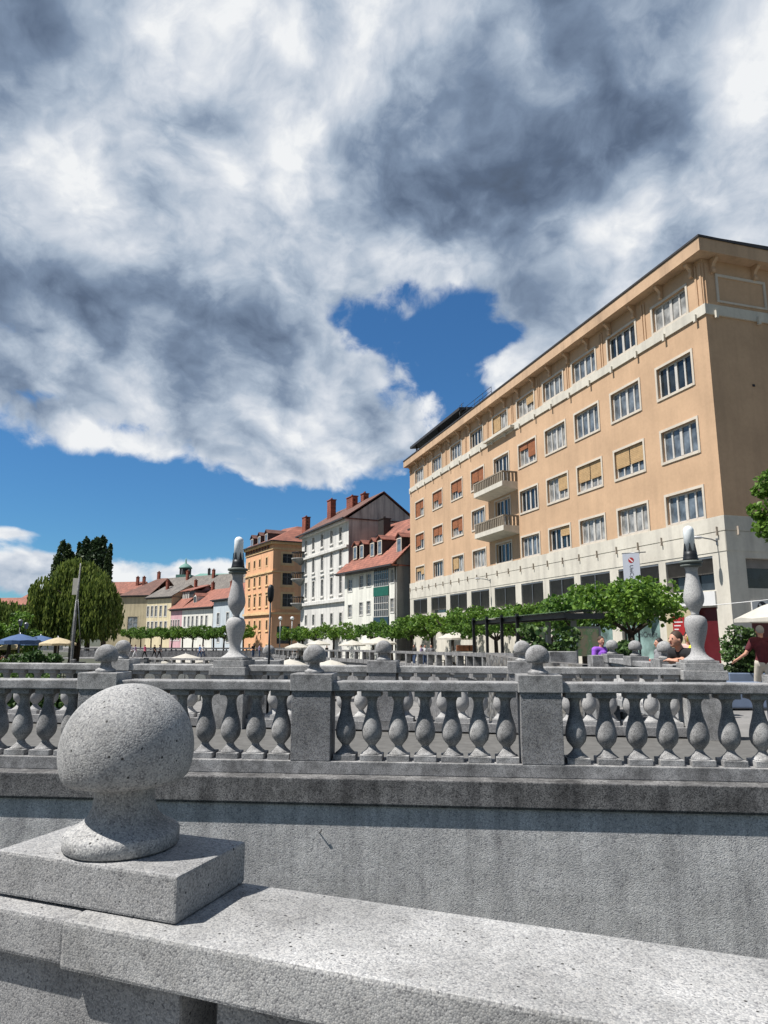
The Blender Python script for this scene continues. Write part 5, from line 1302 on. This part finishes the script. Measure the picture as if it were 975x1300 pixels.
def nz(vec, scale, detail, rough, off=(0,0,0), lac=2.1):
    mp = nt.nodes.new('ShaderNodeMapping'); mp.inputs['Location'].default_value = off; L.new(vec, mp.inputs['Vector'])
    n = nt.nodes.new('ShaderNodeTexNoise'); n.inputs['Scale'].default_value = scale; n.inputs['Detail'].default_value = detail; n.inputs['Roughness'].default_value = rough; n.inputs['Lacunarity'].default_value = lac
    L.new(mp.outputs[0], n.inputs['Vector']); return n
w1 = nz(cx.outputs[0], 3.0, 4, .55, (7,3,1))
vs = nt.nodes.new('ShaderNodeVectorMath'); vs.operation = 'SUBTRACT'; L.new(w1.outputs['Color'], vs.inputs[0]); vs.inputs[1].default_value = (.5,.5,.5)
vm = nt.nodes.new('ShaderNodeVectorMath'); vm.operation = 'MULTIPLY_ADD'; L.new(vs.outputs[0], vm.inputs[0]); vm.inputs[1].default_value = (.16,.16,.16); L.new(cx.outputs[0], vm.inputs[2])
P_ = vm.outputs[0]
nA = nz(P_, SC_A, 12, .56, SKY_OFF).outputs[0]
nB = nz(P_, SC_A, 7, .54, (SKY_OFF[0]+.055, SKY_OFF[1]+.0, SKY_OFF[2]-.055)).outputs[0]
nC = nz(P_, 1.9, 5, .55, (11,2,5)).outputs[0]
nDn = nz(P_, 9.0, 8, .6, (1,8,3)); nD = nDn.outputs[0]
def vor(scale, off):
    mp = nt.nodes.new('ShaderNodeMapping'); mp.inputs['Location'].default_value = off; L.new(P_, mp.inputs['Vector'])
    w = nt.nodes.new('ShaderNodeVectorMath'); w.operation = 'MULTIPLY_ADD'; L.new(nDn.outputs['Color'], w.inputs[0]); w.inputs[1].default_value = (.9/scale,)*3; L.new(mp.outputs[0], w.inputs[2])
    v = nt.nodes.new('ShaderNodeTexVoronoi'); v.feature = 'F1'; v.inputs['Scale'].default_value = scale; L.new(w.outputs[0], v.inputs['Vector'])
    return m('SUBTRACT', .42, v.outputs['Distance'])
puff = m('ADD', m('MULTIPLY', vor(7.5, (3,1,2)), .75), m('ADD', m('MULTIPLY', vor(16.0, (5,4,1)), .4), m('MULTIPLY', vor(33.0, (2,7,3)), .2)))   # cauliflower lumps
def blob(a0, e0, sa, se, amp, rot=0):
    da = m('SUBTRACT', az, a0); de = m('SUBTRACT', el, e0)
    if rot:
        c, s = cos(radians(rot)), sin(radians(rot))
        da, de = m('ADD', m('MULTIPLY', da, c), m('MULTIPLY', de, s)), m('SUBTRACT', m('MULTIPLY', de, c), m('MULTIPLY', da, s))
    q = m('ADD', m('POWER', m('ABSOLUTE', m('DIVIDE', da, sa)), 2.0), m('POWER', m('ABSOLUTE', m('DIVIDE', de, se)), 2.0))
    return m('MULTIPLY', m('EXPONENT', m('MULTIPLY', q, -1.0)), amp)
def addall(base, blobs):
    for q in blobs: base = m('ADD', base, blob(*q))
    return base
def pxb(x, y, wx, wy, amp, rot=0):
    d = Vector(ray(x, y)).normalized(); a0, e0 = math.degrees(atan2(d.x, d.y)), math.degrees(math.asin(d.z))
    k = 57.3/FPX*.93
    return (a0, e0, wx*k/max(.35, cos(radians(e0))), wy*k, amp, rot)
cover = addall(m('ADD', m('ADD', m('MULTIPLY', m('SUBTRACT', nA, .5), COV_K), m('ADD', m('MULTIPLY', m('SUBTRACT', nD, .5), 1.5), m('MULTIPLY', puff, PUFF_C))), COV0), [pxb(*q) for q in COVER])
rear_fill = nt.nodes.new('ShaderNodeMapRange'); rear_fill.interpolation_type = 'SMOOTHSTEP'; L.new(m('ABSOLUTE', az), rear_fill.inputs[0]); rear_fill.inputs[1].default_value = 48; rear_fill.inputs[2].default_value = 85; rear_fill.inputs[4].default_value = .32
cover = m('SUBTRACT', cover, rear_fill.outputs[0])   # unseen clouds beside and behind the viewer, thinned to lower the fill light
mr = nt.nodes.new('ShaderNodeMapRange'); mr.interpolation_type = 'SMOOTHSTEP'; L.new(cover, mr.inputs[0]); mr.inputs[1].default_value = 0.0; mr.inputs[2].default_value = COV_W
dark = addall(m('ADD', m('ADD', m('MULTIPLY', m('SUBTRACT', nC, .5), KC), m('MULTIPLY', m('SUBTRACT', nA, .5), KA)), DARK0), [pxb(*q) for q in DARK])
relief = m('MULTIPLY', m('SUBTRACT', nB, nA), RELIEF)
fine = m('MULTIPLY', m('SUBTRACT', nD, .5), KD)
tone = m('ADD', m('ADD', m('ADD', dark, relief), fine), m('SUBTRACT', m('MULTIPLY', rear_fill.outputs[0], 1.2), m('MULTIPLY', puff, PUFF_T)))  # the unseen side and rear clouds are darkened too, for a dimmer fill
edge = m('MULTIPLY', m('SUBTRACT', 1.0, m('MULTIPLY', cover, EDGE_K), True), EDGE)
tone = m('MULTIPLY', m('SUBTRACT', tone, edge), .62, True)
ccol = ramp(nt, tone, CLOUD_RAMP)
b1 = nt.nodes.new('ShaderNodeBackground'); b1.inputs[1].default_value = SKY_E
warm = mix(nt, m('MULTIPLY', rear_fill.outputs[0], 1/.32, True), SKY_TINT, (.80,.76,.70))   # unseen sky beside and behind the viewer whitened to neutralise the fill light
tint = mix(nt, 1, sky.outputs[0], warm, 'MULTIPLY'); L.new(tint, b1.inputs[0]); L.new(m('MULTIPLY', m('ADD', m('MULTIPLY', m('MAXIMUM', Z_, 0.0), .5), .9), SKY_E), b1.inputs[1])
b2 = nt.nodes.new('ShaderNodeBackground'); L.new(ccol, b2.inputs[0]); b2.inputs[1].default_value = CLOUD_E
# no clouds below the horizon
hz_ = nt.nodes.new('ShaderNodeMapRange'); L.new(Z_, hz_.inputs[0]); hz_.inputs[1].default_value = -.02; hz_.inputs[2].default_value = .03
fac = m('MULTIPLY', mr.outputs[0], hz_.outputs[0], True)
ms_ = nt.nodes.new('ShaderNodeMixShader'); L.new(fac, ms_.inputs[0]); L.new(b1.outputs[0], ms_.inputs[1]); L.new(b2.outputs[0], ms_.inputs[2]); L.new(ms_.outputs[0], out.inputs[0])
wd.cycles.sampling_method = 'MANUAL'; wd.cycles.sample_map_resolution = 512
SC.view_settings.view_transform = 'Standard'; SC.view_settings.look = 'None'; SC.view_settings.gamma = 1; SC.view_settings.exposure = EXPO
SC.render.engine = 'CYCLES'; SC.cycles.max_bounces = 6; SC.cycles.use_denoising = True
